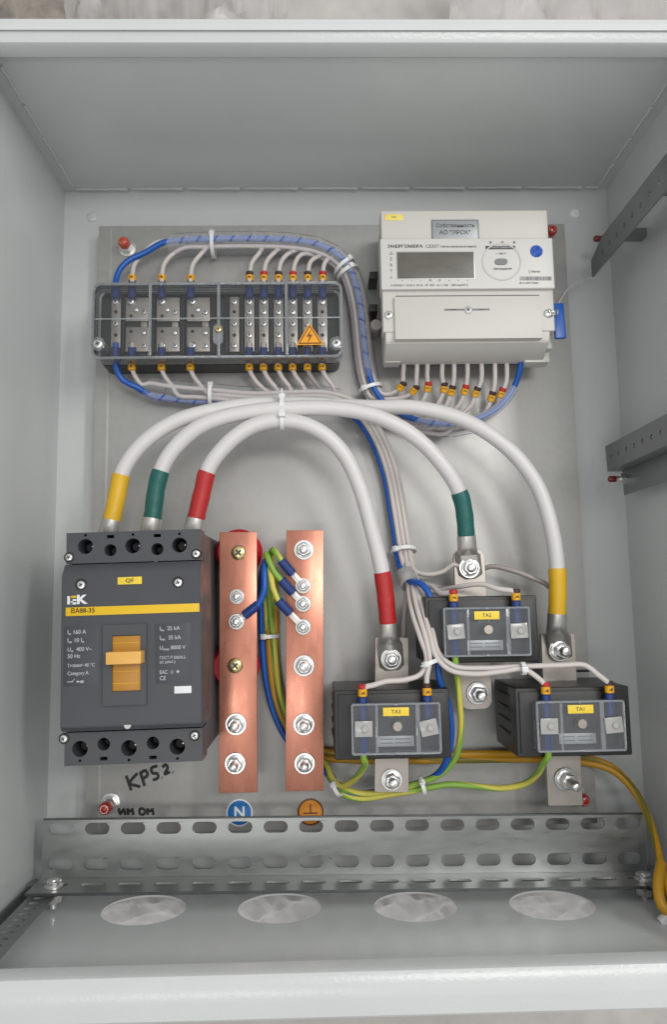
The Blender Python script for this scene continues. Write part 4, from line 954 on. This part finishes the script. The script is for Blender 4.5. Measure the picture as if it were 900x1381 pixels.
t = thing('cable_end', 'loop of amber earth cable with white clamp at the rail end', 'cable end', c)
tube('insulation', smooth_path(PL([(893, 1165, .09), (889, 1185, .10), (889, 1203, .106), (893, 1220, .11), (904, 1232, .112)])), .0042, 'amber', t, 12)
box('clamp', P(897, 1240, .112), (.008, .006, .006), 'tie', t, .6, .001)

# cable ties
def dirp(a, b): return P(*b) - P(*a)
zip_tie('nylon tie on the wire bundle above the terminal box', P(287.5, 331, .0326), (1, 0, 0), .0112, tail=.0015, head=(0, .6, .8), squash=.85)
zip_tie('nylon tie at the bundle bend beside the terminal box, upper of two', P(464, 360, .0326), dirp((455, 350, .03), (473, 372, .03)), .0112, head=(.4, .3, .8), squash=.9)
zip_tie('nylon tie at the bundle bend beside the terminal box, lower of two', P(469, 368, .0326), dirp((460, 358, .03), (476, 384, .03)), .0112, head=(.2, .3, 1), squash=.9)
zip_tie('nylon tie on the bundle below the terminal box', P(285, 534, .0326), (1, -.03, 0), .0108, head=(0, .7, .7), squash=.9)
zip_tie('nylon tie where the meter bundle dives under the white cables', P(500, 524, .0326), dirp((497, 512, .03), (504, 532, .03)), .0112, head=(-.6, .1, .8), squash=.9)
zip_tie('nylon tie holding the three white power cables together at their crest', P(381, 554, .0795), (1, .0, 0), .0118, wd=.0036, head=(0, .9, .5), tail=.004, squash=1.0)
zip_tie('nylon tie holding the innermost white cable at its crest', P(381, 567, .088), (1, .0, 0), .0072, wd=.0036, head=(0, .3, .9))
zip_tie('nylon tie on the bundle beside the red heat-shrink sleeve', P(545, 743, .0385), dirp((543, 730, .035), (548, 758, .04)), .0112, head=(-.7, .2, .7), squash=.9)
zip_tie('nylon tie on the white wires between the transformers', P(582, 893, .1015), (.35, -1, .1), .0062, head=(-.7, 0, .6), tail=.003, squash=.7)
zip_tie('nylon tie on the wire pair in front of the right transformer', P(706, 901.5, .1070), (1, .05, 0), .0040, head=(.1, 0, 1))
zip_tie('nylon tie on earth and neutral wires below the left transformer', P(570, 1059, .0515), (1, .25, 0), .0066, head=(0, .5, .8), tail=.003)
zip_tie('nylon tie on the earth wires at the foot of the earth bar', P(456, 1062, .043), (1, .5, .4), .0062, head=(-.9, .2, .5))
zip_tie('nylon tie on the cables between the two copper bars', P(364, 858, .0290), (0, 1, 0), .0085, head=(-.5, 0, .8), squash=.8)

# ------------------------------------------------------------------ signs and marks on the plate
def disc_sign(x, y, r, label, cols):
    c = P(x, y, PZ + .0002); t = thing('sticker', label, 'sticker', c)
    for k, (f_, m) in enumerate(cols): lathe('disc' if k else 'backing', c + Vector((0, 0, k * .0002)), [(r * f_, 0), (r * f_, .0002)], m, t, 40)
    return t, c
t, c = disc_sign(323, 1096, .0115, 'round blue sticker with white N below the neutral bar', ((1.0, 'print_white'), (.90, 'blue_sign')))
text('letter', 'N', 323, 1096, PZ + .0008, 14, 'print_white', t, 0, 1, 'CENTER', .0003)
t, c = disc_sign(419, 1095, .0115, 'round orange earth symbol sticker below the earth bar', ((1.0, 'warn_edge'), (.86, 'earth_sign')))
for dx, dy, sx, sy in ((0, .0030, .0012, .0075), (0, -.0010, .0125, .0013), (0, -.0040, .0085, .0012), (0, -.0068, .0045, .0011)): box('symbol', c + Vector((dx, dy, .0005)), (sx, sy, .0002), 'warn_edge', t, 0, 0)
def hand(strokes, z=PZ + .0002, r=.0018):
    for s in strokes: tube('handwritten_stroke', smooth_path(PL(s, z), .0015), r, 'ink', plate, 6, flat=.25)
hand([[(170, 1046), (177, 1066)], [(185, 1043), (175, 1056), (189, 1061)], [(189, 1041), (195, 1060)], [(189, 1043), (196, 1039), (199, 1045), (193, 1050)],
      [(212, 1033), (204, 1036), (206, 1043), (212, 1043), (213, 1049), (206, 1052)], [(218, 1049), (218.7, 1049.7)], [(219, 1035), (223, 1031), (226, 1035), (222, 1044), (229, 1041)], [(233, 1041), (233.7, 1041.7)]], r=.0013)
hand([[(160, 1090), (162, 1098), (167, 1091), (169, 1099)], [(172, 1090), (173, 1099)], [(172, 1094), (178, 1093)], [(178, 1090), (180, 1099)], [(190, 1090), (195, 1092), (194, 1098), (189, 1098), (188, 1092), (191, 1090)], [(199, 1090), (199, 1099)], [(199, 1094), (205, 1093)], [(205, 1090), (207, 1099)]], r=.0012)
# oblong holes of the plate right of the upper transformer
for y in (903, 915): pbox('slot', 776, 796, y, y + 3.4, PZ - .0005, PZ + .0002, 'hole', plate, 0, .0001)

# ------------------------------------------------------------------ wrapping film round the outside of the cabinet
def film(name, label, x0, x1, y0, y1, zc, amp, seed, m='film', nx=70, ny=14, sc_=38):
    bm = bmesh.new(); V = []
    for j in range(ny + 1):
        row = []
        for i in range(nx + 1):
            x = x0 + (x1 - x0) * i / nx; y = y0 + (y1 - y0) * j / ny
            q = Vector((x * sc_ + seed, y * sc_, seed))
            z = zc + amp * (abs(pnoise(q)) * 1.6 + .5 * abs(pnoise(q * 2.3)) + .25 * pnoise(q * 5.1))
            row.append(bm.verts.new((x + .006 * pnoise(q * 1.3 + Vector((5, 0, 0))), y + .006 * pnoise(q * 1.1 + Vector((0, 9, 0))), z)))
        V.append(row)
    for j in range(ny):
        for i in range(nx): bm.faces.new((V[j][i], V[j][i + 1], V[j + 1][i + 1], V[j + 1][i]))
    o = from_bm(name, bm, m, None, 60); return tag(o, label, 'plastic film')
film('plastic_film', 'crumpled clear plastic film heaped behind the cabinet top', -.21, -.02, YT + .02, YT + .16, .10, .035, 3.1, m='film_white', sc_=20)
film('plastic_film', 'torn clear plastic film behind the cabinet top, beside the brown floor', .12, .36, YT + .02, YT + .16, .10, .025, 8.7, m='film_white', sc_=16)
s = box('foam_sheet', Vector((.20, YT + .17, .04)), (.62, .28, .05), 'sheet', None, .02, .01); tag(s, 'pale sheet of packing under the film behind the cabinet', 'packing sheet')
def entry_film():
    bm = bmesh.new(); V = []; nx, ny = 130, 36; x0, x1, z0, z1 = XL + .01, XR - .01, .006, ZR - .02
    for j in range(ny + 1):
        row = []
        for i in range(nx + 1):
            x = x0 + (x1 - x0) * i / nx; z = z0 + (z1 - z0) * j / ny; q = Vector((x * 30 + z * 40, z * 14 - x * 9, 4.4))
            row.append(bm.verts.new((x, YB - .006 - .012 * abs(pnoise(q)) - .007 * abs(pnoise(Vector((x * 25 + z * 60, z * 60 - x * 60, 9.1)))) - .003 * abs(pnoise(q * 4.3)), z)))
        V.append(row)
    for j in range(ny):
        for i in range(nx): bm.faces.new((V[j][i], V[j][i + 1], V[j + 1][i + 1], V[j + 1][i]))
    return tag(from_bm('plastic_film', bm, 'film_white', None, 60), 'wrinkled milky plastic film seen through the round cable entries', 'plastic film')
entry_film()
s = box('cardboard_sheet', Vector((.02, YB - .20, .02)), (.9, .30, .012), 'sheet', None, -.01, .002); tag(s, 'pale cardboard lying below the cabinet bottom edge', 'cardboard')
